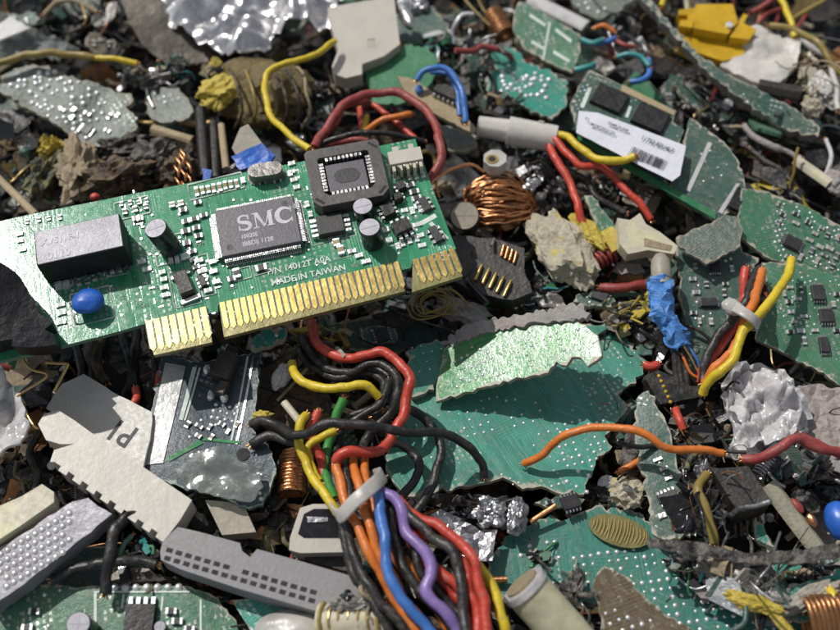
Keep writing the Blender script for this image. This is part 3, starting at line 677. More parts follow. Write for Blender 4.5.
for x, y, t_ in ((150, 225, 'C21'), (196, 246, 'R14'), (228, 290, 'C33'), (300, 232, 'U3'), (352, 268, 'R61'), (120, 300, 'L2'), (180, 306, 'C8'), (108, 292, 'C40'), (424, 188, 'J4'), (150, 290, 'R22'), (140, 308, 'C12'), (236, 282, 'R9')):
    m_ = textmesh(CF, t_, 5.5, *onc(x, y), .3, 0, .05, .05, .9); k_ = len(b.v); b.v += m_.v; b.f += [[i+k_ for i in f] for f in m_.f]; b.m += m_.m; b.uv += m_.uv; b.sm += m_.sm
b.build('silkscreen', 'silk', card)
chip(CF, *onc(388, 214), 12, 14, 9, R(12), card, 'black_plastic', 'LR', 3, pl=3); chip(CF, *onc(402, 231), 17, 14, 10, R(12), card, 'black_plastic', 'TB', 3, pl=4, pmat='solder')
chip(CF, *onc(425, 206), 8, 16, 5, R(12), card, 'chip_dark', 'LR', 3, pl=3); chip(CF, *onc(436, 236), 8, 18, 5, R(12), card, 'chip_dark', 'LR', 3, pl=3)
chip(CF, *onc(401, 190), 9, 9, 9, R(12), card, 'black_plastic', 'LR', 2, pl=2); chip(CF, *onc(203, 283), 6, 12, 5, R(10), card, 'chip_dark', 'LR', 3, pl=2); chip(CF, *onc(398, 201), 9, 8, 9, R(12), card, 'black_plastic', 'LR', 2, pl=2)
# bar of white silkscreen bands at the right end
b = MB(); G = CF.sub(*onc(424, 222), 0, R(17)); box(b, G, -14, 13, -2.6, 2.2, .3, .7); box(b, G.sub(6, -16, 0, R(-82)), -12, 12, -2, 2, .3, .66); b.build('silkscreen_band', 'silk', card)
# white pin header
c, L, W_, aa = fit([(385, 146), (418, 141), (424, 156), (391, 163)], 18); G = CF.sub(c.x, c.y, 0, aa); hd = None
b = MB(); prism(b, G, [(-L/2, -W_/2), (L/2, -W_/2), (L/2, W_/2-5), (L/2-6, W_/2-5), (L/2-6, W_/2), (L/2-11, W_/2), (L/2-11, W_/2-5), (-L/2+11, W_/2-5), (-L/2+11, W_/2), (-L/2+5, W_/2), (-L/2+5, W_/2-5), (-L/2, W_/2-5)], 1, 15)
hd = b.build('pin_header', 'white_plastic', card, 'white pin header with four slots', bev=.5)
b = MB()
for i in range(5): x = -L/2+3+i*(L-6)/4; box(b, G, x-1.5, x+1.5, -W_/2-7, -W_/2-.1, 1, 13)
b.build('keying_fin', 'cream', hd, bev=.3)
b = MB()
for i in range(4): x = -L/2+7+i*(L-14)/3; cyl(b, G, x, -W_/2-4, 1.1, 0, 16, 8)
b.build('header_pin', 'tin', hd)
# silkscreen writing
u, v = onc(272, 287); at_ = math.atan2(onc(340, 272)[1]-v, onc(340, 272)[0]-u)
textmesh(CF, 'MADE IN TAIWAN', 9.0, u, v+1, .35, at_, .12, .1, .92).build('silkscreen', 'silk', card)
u, v = onc(268, 276); textmesh(CF, 'P/N 14012T A0A', 9.0, u, v+1, .35, at_, .12, .1, .92).build('silkscreen', 'silk', card)
# surface mount parts
q = random.Random(11); base = R(0)
spots = []
def rowp(x0, y0, x1, y1, n, L=7, W_=4, perp=True, nm='chip_resistor', body='chip_dark', jit=1.0):
    for i in range(n):
        t = i/(max(1, n-1)); spots.append((x0+(x1-x0)*t+q.uniform(-jit, jit), y0+(y1-y0)*t+q.uniform(-jit, jit), L*q.uniform(.85, 1.1), W_, R(90 if perp else 0)+R(q.uniform(-3, 3)), nm, body))
rowp(197, 192, 237, 184, 8, 10, 3.4, True, 'resistor_array', 'fibre_tan', .3)
rowp(198, 203, 203, 215, 2, 7, 4, False)
rowp(122, 205, 146, 201, 4, 5, 3); rowp(126, 212, 147, 208, 3, 6, 4); rowp(136, 220, 141, 219, 2, 7, 5, False, 'chip_capacitor', 'beige')
rowp(184, 211, 188, 243, 4, 8, 5, False, 'chip_resistor', 'chip_dark'); rowp(172, 206, 182, 204, 2, 6, 5, True, 'chip_capacitor', 'beige'); rowp(195, 220, 198, 236, 3, 8, 4.5, False)
rowp(162, 272, 166, 295, 4, 6, 4, False, 'chip_resistor', 'silk'); rowp(172, 261, 188, 257, 4, 8, 4, True, 'chip_capacitor', 'silk'); rowp(199, 262, 208, 290, 4, 8, 4, False, 'chip_resistor', 'silk'); rowp(213, 262, 216, 282, 3, 7, 4, False, 'chip_resistor', 'tin')
rowp(193, 252, 196, 268, 3, 7, 4, False, 'chip_resistor', 'chip_dark')
rowp(238, 274, 240, 274, 1, 9, 6, True); rowp(261, 269, 263, 269, 1, 10, 6, False); rowp(232, 279, 233, 279, 1, 8, 5, False)
rowp(143, 262, 147, 270, 2, 8, 4, False, 'chip_resistor', 'silk'); rowp(106, 273, 120, 269, 3, 8, 4, True, 'chip_capacitor', 'tin'); rowp(60, 287, 66, 286, 2, 8, 6, True, 'chip_capacitor', 'silk'); rowp(80, 283, 95, 279, 3, 7, 4, True, 'chip_resistor', 'tin')
rowp(307, 205, 312, 225, 3, 7, 4, True, 'chip_resistor', 'silk'); rowp(337, 243, 341, 252, 2, 9, 6, True, 'chip_capacitor', 'fibre_tan'); rowp(244, 182, 290, 174, 6, 6, 4, True, 'chip_resistor', 'tin')
rowp(291, 165, 296, 188, 4, 6, 4, False, 'chip_resistor', 'silk'); rowp(262, 182, 278, 180, 2, 7, 5, False, 'chip_capacitor', 'chip_dark')
rowp(397, 178, 404, 212, 4, 6, 4, False, 'chip_resistor', 'silk'); rowp(410, 178, 422, 176, 3, 6, 4, True, 'chip_resistor', 'tin'); rowp(411, 186, 420, 206, 4, 9, 5, False, 'chip_capacitor', 'chip_dark'); rowp(412, 212, 420, 210, 2, 8, 4, True, 'chip_resistor', 'silk')
rowp(386, 230, 389, 242, 2, 6, 5, False, 'chip_capacitor', 'silk'); rowp(397, 246, 416, 240, 4, 7, 4, True, 'chip_resistor', 'tin'); rowp(418, 226, 423, 246, 3, 8, 4, False, 'chip_resistor', 'silk'); rowp(352, 252, 366, 262, 3, 8, 4, False, 'chip_resistor', 'tin')
rowp(60, 306, 62, 322, 3, 8, 4, False, 'chip_resistor', 'silk'); rowp(28, 222, 60, 217, 4, 5, 3); rowp(20, 234, 23, 250, 3, 6, 4, False, 'chip_resistor', 'tin')
for x, y, L, W_, an, nm, bd in spots: smd(CF, *onc(x, y), L, W_, W_*.5, an, card, nm, bd)
b = MB()
for i in range(230):   # vias and test pads
    x, y = q.uniform(10, 440), q.uniform(150, 340); u, v = onc(x, y)
    if inside((u, v), pxpoly(CF, [(5, 236), (410, 150), (445, 245), (50, 335)])): cyl(b, CF, u, v, q.uniform(.8, 1.5), .1, .45, 8)
for i in range(60):
    x = q.choice([184, 200, 160, 210, 412, 300, 90, 140])+q.gauss(0, 9); y = {184: 225, 200: 270, 160: 285, 210: 280, 412: 205, 300: 190, 90: 276, 140: 215}[min([184, 200, 160, 210, 412, 300, 90, 140], key=lambda z: abs(z-x))]+q.gauss(0, 13); u, v = onc(x, y)
    box(b, CF.sub(u, v, 0, R(q.choice((0, 90)))), -q.uniform(1, 4), q.uniform(1, 4), -.7, .7, .1, .5)
b.build('solder_pad', 'solder', card)
b = MB()
def outline(b, G, x0, x1, y0, y1, w=.35, n=.3):
    box(b, G, x0, x1, y0-w, y0+w, .1, n); box(b, G, x0, x1, y1-w, y1+w, .1, n); box(b, G, x0-w, x0+w, y0+w, y1-w, .1, n); box(b, G, x1-w, x1+w, y0+w, y1-w, .1, n)
for x, y, a_, b_ in ((185, 288, 12, 19), (241, 274, 9, 6), (262, 269, 8, 5), (171, 249, 15, 15), (331, 228, 21, 14), (132, 208, 16, 10), (112, 271, 14, 6), (205, 275, 6, 22), (340, 247, 8, 12), (402, 231, 16, 13), (415, 196, 8, 18), (388, 214, 10, 10), (216, 186, 26, 9), (92, 306, 18, 17), (30, 240, 8, 16)):
    outline(b, CF.sub(*onc(x, y), 0, R(rnd.uniform(-2, 2))), -a_, a_, -b_, b_)
for x, y, t_ in ((150, 225, 'C21'), (196, 246, 'R14'), (228, 290, 'C33'), (300, 232, 'U3'), (352, 268, 'R61'), (120, 300, 'L2'), (180, 306, 'C8'), (108, 292, 'C40'), (424, 188, 'J4'), (150, 290, 'R22'), (140, 308, 'C12'), (236, 282, 'R9')):
    m_ = textmesh(CF, t_, 5.5, *onc(x, y), .3, 0, .05, .05, .9); k_ = len(b.v); b.v += m_.v; b.f += [[i+k_ for i in f] for f in m_.f]; b.m += m_.m; b.uv += m_.uv; b.sm += m_.sm
b.build('silkscreen', 'silk', card)
PB = 'circuit board'
# ================================================================== boards
GL = glare(688, 332, 60)
board('circuit_board', 'large teal torn board lying flat in the middle under the curved black wire', PB,
      [(398, 402), (420, 396), (440, 372), (455, 355), (500, 325), (560, 322), (598, 326), (609, 317), (646, 360), (643, 374), (618, 394), (628, 410), (604, 436), (612, 447), (596, 460), (584, 494), (562, 495), (541, 487), (523, 489), (503, 478), (452, 490), (404, 497), (386, 470), (388, 432), (402, 418)],
      18, .0, -.05, 'pcb_teal', t=5, jag=1.8, warp=2, seed=21, grid=8,
      solder=[([(560, 420), (612, 420), (590, 494), (545, 486)], 7.0, 1.9, .65), ([(500, 400), (560, 395), (560, 430), (500, 430)], 9, 1.4, .55), ([(600, 350), (640, 350), (640, 372), (605, 380)], 9, 1.1, .5), ([(500, 470), (520, 470), (520, 488), (500, 480)], 6, 1.2, .6), ([(530, 425), (560, 425), (545, 460), (525, 450)], 9, 1.3, .6), ([(455, 400), (500, 396), (495, 440), (465, 440)], 8, 1.3, .6), ([(420, 410), (450, 405), (450, 470), (425, 470)], 10, 1.2, .45), ([(560, 330), (600, 330), (612, 400), (590, 405)], 10, 1.2, .4)])
board('circuit_board', 'bright scraped green board fragment raised over the large teal board, throwing a jagged shadow', PB,
      [(436, 402), (438, 378), (446, 348), (458, 336), (480, 331), (530, 326), (578, 321), (598, 336), (602, 356), (588, 366), (580, 357), (572, 357), (566, 366), (556, 361), (548, 372), (512, 379), (482, 388), (446, 399)],
      62, GL[0], GL[1], 'pcb_bright', t=5, jag=1.6, warp=1.2, seed=22, skip=(), crease=0,
      solder=[([(455, 350), (590, 325), (595, 350), (450, 390)], 6.5, 1.5, .6)])
board('fibre_strip', 'pale grey frayed board edge above the bright scraped fragment', 'board scrap', [(443, 345), (450, 333), (474, 320), (520, 316), (560, 306), (580, 303), (590, 313), (586, 319), (540, 322), (490, 332), (462, 340)], 66, GL[0], GL[1], 'grey_torn', 'grey_torn', t=7, jag=2.6, warp=3, seed=23, crease=2, step=3)
board('circuit_board', 'small teal board corner left of the bright scraped fragment', PB, [(410, 350), (436, 340), (446, 341), (450, 366), (438, 376), (434, 390), (412, 398), (404, 388)], 24, .0, 0, 'pcb_teal', seed=24,
      solder=[([(412, 345), (446, 345), (440, 372), (412, 395)], 9, 1.2, .5)])
bb, F, w = board('circuit_board', 'slate blue board with a silver strip and a drilled hole left of centre', PB,
      [(163, 356), (205, 362), (262, 352), (259, 372), (257, 398), (250, 425), (256, 436), (268, 444), (276, 468), (270, 486), (262, 504), (248, 508), (222, 498), (196, 492), (163, 480), (140, 468), (146, 440)],
      46, .03, .05, 'pcb_blue', 'fibre_green', t=5, jag=1.6, warp=2.5, seed=25, grid=6, wscale=45,
      solder=[([(212, 400), (245, 402), (238, 425), (210, 425)], 6.5, 2.0, .9, .1, -.2), ([(175, 470), (262, 470), (262, 503), (215, 495)], 5.5, 1.9, .7), ([(175, 405), (205, 405), (200, 445), (175, 445)], 13, 2, .6)])
populate(bb, F, w, [(186, 424), (238, 424), (236, 438), (200, 440)], 9, 6, 0)
def strip(root, F, w, name, quad, t0, mat, n=.4):
    mb = MB(); P = pxpoly(F, quad); m = []
    a, b, c, d = [Vector(p) for p in P]; k = 10; vs = []; fs = []
    for i in range(k+1):
        for e, g in ((a, d), (b, c)):
            p = e.lerp(g, i/k); vs.append(F.W(p.x, p.y, w((p.x, p.y))+n)); vs.append(F.W(p.x, p.y, w((p.x, p.y))+n+t0))
    for i in range(k):
        s = i*4; fs += [(s+1, s+3, s+7, s+5), (s, s+1, s+5, s+4), (s+3, s+2, s+6, s+7)]
    fs += [(0, 2, 3, 1), (k*4, k*4+1, k*4+3, k*4+2)]; mb.add(vs, fs); return mb.build(name, mat, root)
strip(bb, F, w, 'ground_strip', [(166, 364), (186, 367), (164, 464), (143, 466)], .6, 'strip_metal')
strip(bb, F, w, 'trace', [(193, 367), (197, 368), (183, 421), (179, 420)], .4, 'silk'); strip(bb, F, w, 'trace', [(199, 368), (201, 368), (186, 421), (184, 421)], .4, 'silk')
strip(bb, F, w, 'trace', [(253, 356), (255, 356), (238, 444), (235, 444)], .4, 'tin'); strip(bb, F, w, 'trace', [(247, 357), (249, 357), (232, 442), (230, 442)], .4, 'silk')
strip(bb, F, w, 'trace', [(200, 441), (204, 444), (170, 463), (167, 460)], .4, 'pcb_bright'); strip(bb, F, w, 'trace', [(202, 441), (205, 438), (240, 441), (240, 444)], .4, 'pcb_bright')
mb = MB(); u, v = F.hit(243, 454); cyl(mb, F, u, v, 6, w((u, v))+.2, w((u, v))+.6, 18); mb.build('drill_hole', 'hole', bb)
mb = MB(); G = F.sub(*F.hit(222, 378), w(F.hit(222, 378)), R(72)); box(mb, G, -6, 22, -11, 8, .5, 17, 0, 1); box(mb, G, -20, -5, -13, -2, .5, 13, 0, 1); box(mb, G, 16, 30, -6, 6, .5, 12, 0, 1); o = mb.build('socket_block', 'charcoal', bb, bev=1)
mb = MB()
for x, y in ((212, 398), (225, 400), (208, 372), (229, 352)): lumpmesh(mb, F.W(*F.hit(x, y), 5), (3.4, 5, 4), 0, .3, x, 2)
mb.build('solder', 'solder', bb)
board('circuit_board', 'dark green board with rows of silver dots and a gold oval at the lower right', PB,
      [(487, 570), (494, 552), (508, 536), (535, 522), (550, 514), (562, 521), (582, 512), (602, 506), (640, 512), (662, 530), (690, 545), (720, 560), (752, 575), (800, 590), (846, 600), (850, 650), (560, 655), (520, 610), (495, 596)],
      14, .02, .03, 'pcb_dots', t=5, jag=2, warp=3, seed=26, grid=8,
      solder=[([(520, 545), (560, 540), (560, 565), (520, 562)], 8, 2.0, .8, .15, .2), ([(495, 562), (510, 555), (506, 572), (494, 572)], 8, 1.4, .7), ([(566, 552), (648, 548), (704, 575), (800, 625), (780, 645), (640, 645), (606, 600), (574, 578)], 7.6, 2.0, .93, .05, .14, 0)])
F0 = bframe([(600, 520)], 18); mb = MB(); u, v = F0.hit(619, 531); G = F0.sub(u, v, 0, R(-18)); prism(mb, G, [(27*math.cos(i*.35), 14*math.sin(i*.35)) for i in range(18)], -1.5, .4, 0)
for i in range(17): a_ = -23+i*2.9; l_ = 12*math.sqrt(max(0, 1-(a_/26)**2)); tube(mb, spline([G.W(a_, -l_*rnd.uniform(.7, 1), .2), G.W(a_+rnd.uniform(0, 2), 0, .9), G.W(a_+rnd.uniform(-.5, 1), l_*rnd.uniform(.7, 1), .2)], 3), .85, 6, 1, .3)
tag(mb.build('contact_pad', ['gold_base', 'olive_wire']), 'oval ribbed gold pad on the dotted green board', 'contact pad')
r_, F, w = board('circuit_board', 'big green board filling the right edge below the ridge, behind the yellow wire', PB, [(762, 262), (800, 264), (850, 280), (850, 392), (812, 366), (757, 340), (758, 325), (770, 296)], 40, .02, .12, 'pcb_green', t=5, jag=1, warp=3, seed=27,
      solder=[([(775, 270), (840, 290), (840, 350), (775, 330)], 8, 1.0, .5), ([(800, 270), (840, 280), (840, 300), (800, 300)], 6, 1.1, .6)])
populate(r_, F, w, [(780, 285), (838, 292), (838, 355), (790, 335)], 22, 3, 3)
r_, F, w = board('circuit_board', 'long green board with rows of tiny parts under the right edge ridge', PB, [(742, 188), (760, 190), (800, 204), (850, 232), (850, 288), (800, 268), (768, 258), (744, 240), (738, 215)], 52, -.02, .25, 'pcb_green', t=5, jag=.8, warp=2, seed=28,
      solder=[([(776, 200), (786, 204), (784, 262), (774, 256)], 5, 1.4, .9), ([(795, 205), (845, 232), (845, 246), (800, 222)], 5, 1.4, .7), ([(805, 252), (845, 262), (845, 275), (805, 264)], 5, 1.3, .7)])
populate(r_, F, w, [(776, 202), (838, 236), (838, 268), (776, 256)], 24, 5, 1)
lb, F, w = board('circuit_board', 'long curved teal board seen on edge sweeping to the upper right', PB, [(642, -10), (658, 8), (680, 34), (702, 58), (722, 72), (748, 84), (785, 102), (812, 120), (820, 128), (818, 137), (790, 131), (748, 104), (712, 77), (688, 51), (664, 23), (640, -4), (634, -10)], 52, .18, .35, 'pcb_dark', 'grey_torn', t=17, jag=1.6, warp=3, seed=29, solder=[([(740, 92), (800, 118), (790, 130), (740, 104)], 9, 1, .4)])
board('circuit_board', 'teal torn triangle board dotted with bright solder right of the blue wire', PB, [(485, 43), (500, 48), (516, 48), (526, 62), (546, 67), (568, 82), (567, 104), (552, 120), (536, 112), (516, 103), (486, 90), (485, 79), (496, 70), (489, 56)], 30, .02, .1, 'pcb_aqua', t=5, jag=2, warp=3, seed=30, solder=[([(500, 72), (552, 72), (548, 100), (500, 96)], 7.0, 3.0, .75, .3)])
rb, F, w = board('circuit_board', 'narrow green board with white printed bars at the top centre', PB, [(519, 2), (530, 5), (552, 18), (580, 34), (580, 52), (572, 73), (556, 66), (526, 50), (513, 30), (514, 14)], 42, .1, .2, 'pcb_green', t=5, jag=.8, warp=2, seed=31, solder=[([(520, 6), (528, 6), (528, 14), (520, 14)], 4, 1, .8)])
for qd in ([(530, 14), (546, 24), (545, 27), (529, 17)], [(556, 28), (572, 40), (571, 43), (555, 31)], [(532, 40), (546, 48), (545, 51), (531, 43)], [(554, 50), (570, 60), (569, 63), (553, 53)], [(549, 22), (551, 22), (544, 60), (542, 60)]): strip(rb, F, w, 'printed_bar', qd, .3, 'silk')
# memory module with its label
mm, F, w = board('memory_module', 'green memory board carrying a white barcode label at the upper right', 'memory module', [(570, 104), (580, 84), (590, 70), (676, 111), (673, 122), (684, 130), (676, 152), (664, 188), (620, 163), (580, 140)], 62, .02, .12, 'pcb_dark', 'fibre_green', t=5, jag=.6, warp=1, seed=32, skip=(2,), solder=[([(600, 80), (672, 112), (672, 120), (600, 88)], 5, 1.0, .7), ([(576, 92), (590, 80), (585, 110), (574, 110)], 5, 1.2, .7)])
m2_, F2_, w2_ = board('memory_module', 'bare dark green half of the memory board right of the barcode label', 'memory module', [(690, 118), (706, 128), (724, 142), (738, 160), (745, 184), (742, 198), (732, 210), (716, 221), (668, 192), (680, 155)], 58, .02, .16, 'pcb_dark', 'fibre_green', t=5, jag=.8, warp=1, seed=82, solder=[([(692, 125), (730, 160), (720, 200), (682, 180)], 10, 1.2, .5)])
strip(m2_, F2_, w2_, 'edge_strip', [(664, 184), (716, 213), (715, 220), (663, 190)], 1.2, 'pcb_flat_green'); strip(m2_, F2_, w2_, 'printed_bar', [(708, 142), (712, 144), (690, 192), (686, 190)], .4, 'milky'); strip(m2_, F2_, w2_, 'printed_bar', [(736, 184), (740, 184), (722, 214), (718, 212)], .4, 'milky')  # edge strip: sunlit lower edge painted in as a brighter green
u, v = F2_.hit(736, 202); chip(F2_.sub(u, v, 2, R(60)), 0, 0, 26, 12, 6, 0, m2_, 'black_plastic', 'B', 5, pl=2.5)
strip(mm, F, w, 'edge_strip', [(578, 134), (664, 184), (663, 190), (577, 140)], 1.2, 'pcb_flat_green')  # lit lower edge of the board painted as a brighter green strip
strip(mm, F, w, 'edge_strip', [(622, 85), (675, 111), (674, 116), (620, 91)], .8, 'fibre_tan')
for x, y, L, W_ in ((609, 100, 35, 27), (650, 119, 35, 27), (598, 136, 38, 20), (640, 158, 38, 20), (664, 172, 20, 14)):
    u, v = F.hit(x, y); G = F.sub(u, v, w((u, v)), R(-29)); chip(G, 0, 0, L, W_, 5, 0, mm, 'black_plastic', 'LR' if L < 35 else '', 6, pl=2.5)
for qd in ([(588, 88), (592, 88), (584, 108), (580, 107)], [(629, 106), (632, 107), (628, 118), (625, 117)], [(612, 148), (617, 150), (613, 158), (608, 156)]): strip(mm, F, w, 'trace', qd, .4, 'silk')
LF = bframe([(579, 116), (684, 146), (677, 176), (577, 134)], 72, .02, .10); P = torn(pxpoly(LF, [(579, 110), (598, 112), (640, 128), (686, 146), (680, 176), (672, 182), (640, 166), (576, 132)]), 9, .25, 3); mb = MB(); lw = sheet(mb, LF, P, .5, 2.2, 50, 6, 4)
lab = mb.build('label_sticker', ['paper', 'paper'], mm, 'white barcode sticker')
a0 = LF.hit(590, 118); a1 = LF.hit(680, 156); la = math.atan2(a1[1]-a0[1], a1[0]-a0[0])
mb = MB(); u0, v0 = LF.hit(630, 152); G = LF.sub(u0, v0, 2.4, la); x = 0; qq = random.Random(3)
while x < 38: ww = qq.choice((.5, .9, 1.4)); box(mb, G, x, x+ww, -6, 6, 0, .25); x += ww+qq.choice((.6, 1.0, 1.3))
mb.build('barcode', 'ink', lab)
for s_, x, y, sz in (('Y1', 584, 121, 5.5), ('M378T2953CZ3', 590, 126.5, 5), ('256MB 50-2049', 607, 125, 4.5), ('11752 82U4LF', 640, 140.5, 7.5)):
    u, v = LF.hit(x, y); textmesh(LF, s_, sz, u, v, 2.6, la, .06, .1, .8).build('print', 'ink', lab)
r_, F, w = board('circuit_board', 'silvery board chunk covered in shiny solder drops at the upper left', PB, [(0, 76), (14, 67), (26, 65), (44, 66), (60, 74), (78, 79), (98, 82), (112, 89), (132, 95), (134, 101), (126, 106), (138, 118), (136, 130), (94, 150), (86, 148), (60, 128), (32, 110), (0, 92)], 40, .05, .15, 'pcb_grey', 'fibre', t=7, jag=2, warp=5, wscale=30, seed=33, solder=[([(4, 80), (50, 68), (110, 92), (88, 140), (60, 125), (30, 105)], 8, 3.1, .75, .35)])
populate(r_, F, w, [(60, 110), (120, 112), (110, 138), (80, 138)], 8, 10, 1)
board('circuit_board', 'small grey green board bit beside the solder covered chunk', PB, [(145, 96), (156, 87), (176, 86), (188, 98), (194, 112), (182, 121), (160, 122), (148, 114)], 34, .1, .1, 'pcb_grey', seed=34, solder=[([(150, 92), (180, 92), (180, 112), (152, 112)], 8, 2.2, .7)])
board('circuit_board', 'plain bright green board piece below the white pronged plug', PB, [(362, 65), (372, 63), (382, 58), (396, 55), (404, 44), (414, 47), (426, 46), (438, 58), (437, 72), (424, 92), (400, 104), (372, 104), (370, 92)], 46, .05, .1, 'pcb_flat_green', 'fibre_green', seed=35, jag=1.4, warp=1)
board('circuit_board', 'dull teal board piece behind the plain green one at the top', PB, [(380, 12), (404, 14), (432, 6), (446, 22), (458, 44), (440, 58), (412, 48), (398, 36)], 24, .1, .1, 'pcb_dark', seed=36, jag=1.6)
board('circuit_board', 'shattered pale green board bit under the tan strip', PB, [(440, 124), (452, 126), (472, 134), (478, 146), (464, 152), (448, 150)], 30, .1, .1, 'pcb_grey', seed=37)
sb, F, w = board('circuit_board', 'dirty tall board fragment full of scratches between the blue sleeve and the cable bundle', PB, [(676, 246), (684, 238), (718, 228), (736, 236), (742, 252), (758, 258), (752, 282), (738, 300), (722, 330), (704, 362), (700, 384), (690, 372), (684, 330), (680, 290)], 34, .05, .15, 'pcb_dark', 'fibre', seed=38, jag=2, warp=3, solder=[([(700, 240), (740, 240), (740, 262), (700, 262)], 6, 1.6, .7), ([(690, 290), (715, 270), (715, 320), (695, 330)], 8, 1.6, .5)])
populate(sb, F, w, [(690, 262), (735, 262), (716, 320), (692, 330)], 16, 8, 2)
board('circuit_board', 'grey cracked board slab with a white frayed border in front of the blue sleeve', PB, [(676, 238), (698, 228), (726, 214), (736, 216), (742, 228), (740, 246), (722, 256), (706, 265), (680, 248)], 62, .1, .2, 'pcb_grey', 'grey_torn', seed=39, jag=1.6, warp=3)
r_, F, w = board('circuit_board', 'narrow standing board sliver with a pale rough left side at the lower right', PB, [(638, 396), (648, 391), (662, 414), (672, 440), (678, 470), (690, 536), (664, 540), (652, 534), (649, 502), (640, 470), (634, 430)], 40, .25, .1, 'pcb_dark', 'foam', t=7, seed=40, jag=1.5, warp=3, solder=[([(655, 430), (668, 440), (672, 520), (660, 520)], 10, 1.6, .4)])
populate(r_, F, w, [(654, 440), (668, 440), (676, 520), (660, 520)], 8, 9, 1)
gb, F, w = board('circuit_board', 'green board with a scalloped edge and small chips in the bottom left corner', PB, [(-12, 602), (18, 592), (52, 583), (76, 588), (88, 586), (100, 586), (112, 586), (124, 586), (136, 586), (148, 586), (160, 586), (172, 586), (186, 586), (214, 596), (236, 620), (244, 660), (-12, 660)], 26, .0, .06, 'pcb_green', 'fibre', seed=41, jag=1.0, warp=1, solder=[([(0, 600), (60, 590), (60, 640), (0, 640)], 13, 1.8, .5)])
for i in range(8): x = 104+i*10.7; u, v = F.hit(x, 587.5); mb = MB(); dome(mb, F, u, v, 3.6, 2.6, 8, 0, w((u, v))); mb.build('castellation', 'solder', gb)
for qd in ([(94, 591), (190, 591), (190, 593), (94, 593)], [(94, 593), (97, 593), (97, 640), (94, 640)], [(200, 600), (202, 600), (202, 640), (200, 640)]): strip(gb, F, w, 'silkscreen', qd, .3, 'silk')
u, v = F.hit(141, 621); G = F.sub(u, v, w((u, v)), 0); chip(G, 0, 0, 25, 26, 7, 0, gb, 'black_plastic', 'TB', 4, pl=6, pmat='solder')
for sp_ in ([-17, 16], [-17, -14], [16, 14]): box(mb := MB(), G, sp_[0]-.8, sp_[0]+.8, sp_[1]-6, sp_[1]+6, .2, .6); mb.build('silkscreen', 'silk', gb)
u, v = F.hit(88, 632); ecap(F.sub(u, v, w((u, v))), 0, 0, 10, 30, gb); u, v = F.hit(163, 630); ecap(F.sub(u, v, w((u, v))), 0, 0, 5, 12, gb)
for x, y in ((35, 612), (28, 628), (178, 622), (190, 630), (172, 612)): u, v = F.hit(x, y); smd(F.sub(u, v, w((u, v))), 0, 0, 9, 5, 3.5, rnd.choice((0, 1.57)), gb)
board('circuit_board', 'brown burnt board shard with metal dots at the bottom right of centre', PB, [(592, 588), (597, 572), (604, 566), (628, 578), (656, 606), (700, 634), (700, 655), (610, 655), (600, 612)], 52, .05, .12, 'pcb_brown', 'fibre', seed=42, jag=1.8, warp=3, solder=[([(604, 608), (650, 612), (680, 640), (610, 640)], 8, 1.8, .7)])
board('circuit_board', 'teal board corner with round solder drops at the lower right', PB, [(772, 598), (790, 584), (815, 580), (846, 566), (850, 600), (830, 612), (800, 622), (782, 616)], 36, .05, .1, 'pcb_aqua', seed=43, solder=[([(778, 590), (820, 584), (820, 600), (782, 612)], 9, 2.6, .8)])
board('circuit_board', 'small iridescent teal board scrap beside the black cube', PB, [(754, 520), (764, 524), (776, 548), (768, 552), (756, 540)], 36, .1, .1, 'pcb_aqua', seed=44, jag=1)
board('circuit_board', 'small teal board scrap under the grey bar at the lower right', PB, [(768, 560), (784, 558), (802, 566), (798, 578), (778, 576)], 30, .1, .1, 'pcb_aqua', seed=45, jag=1)
board('circuit_board', 'mint green triangular board piece at the bottom beside the white lump', PB, [(232, 600), (262, 598), (292, 606), (276, 618), (264, 640), (250, 630)], 30, .05, .1, 'pcb_aqua', seed=46, jag=.5, warp=0)
board('circuit_board', 'crumpled teal board flake just under the gold fingers', PB, [(252, 340), (262, 330), (286, 328), (284, 340), (268, 348), (250, 350)], 60, .05, .1, 'pcb_aqua', seed=47, jag=1.8, warp=2, solder=[([(256, 334), (282, 330), (280, 342), (258, 346)], 8, 2, .5)])
board('circuit_board', 'green striped board sliver right of the red wire ends', PB, [(584, 196), (592, 196), (622, 236), (618, 250), (604, 248)], 38, .1, .1, 'pcb_green', seed=48, jag=1)
board('circuit_board', 'grey board piece with parts at the top right of centre', PB, [(566, -6), (640, -6), (622, 10), (598, 20), (580, 12)], 24, .1, .1, 'pcb_grey', seed=49, solder=[([(570, 0), (620, 0), (600, 14), (585, 10)], 9, 2, .5)])
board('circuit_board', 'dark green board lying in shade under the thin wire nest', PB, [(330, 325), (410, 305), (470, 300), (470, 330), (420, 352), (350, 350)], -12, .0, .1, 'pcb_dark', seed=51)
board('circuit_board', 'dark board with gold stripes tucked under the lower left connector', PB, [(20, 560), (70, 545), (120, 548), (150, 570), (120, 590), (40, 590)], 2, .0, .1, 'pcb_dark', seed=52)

board('plastic_film', 'crumpled clear lacquer film clinging to the lower half of the slate blue board', 'plastic film', [(176, 470), (196, 452), (222, 446), (240, 462), (258, 468), (264, 488), (250, 502), (214, 496), (186, 486)], 55, .03, .05, 'glassy', 'glassy', t=1.2, jag=1.4, warp=2, seed=86, crease=2.4, grid=3, cs=1.2)
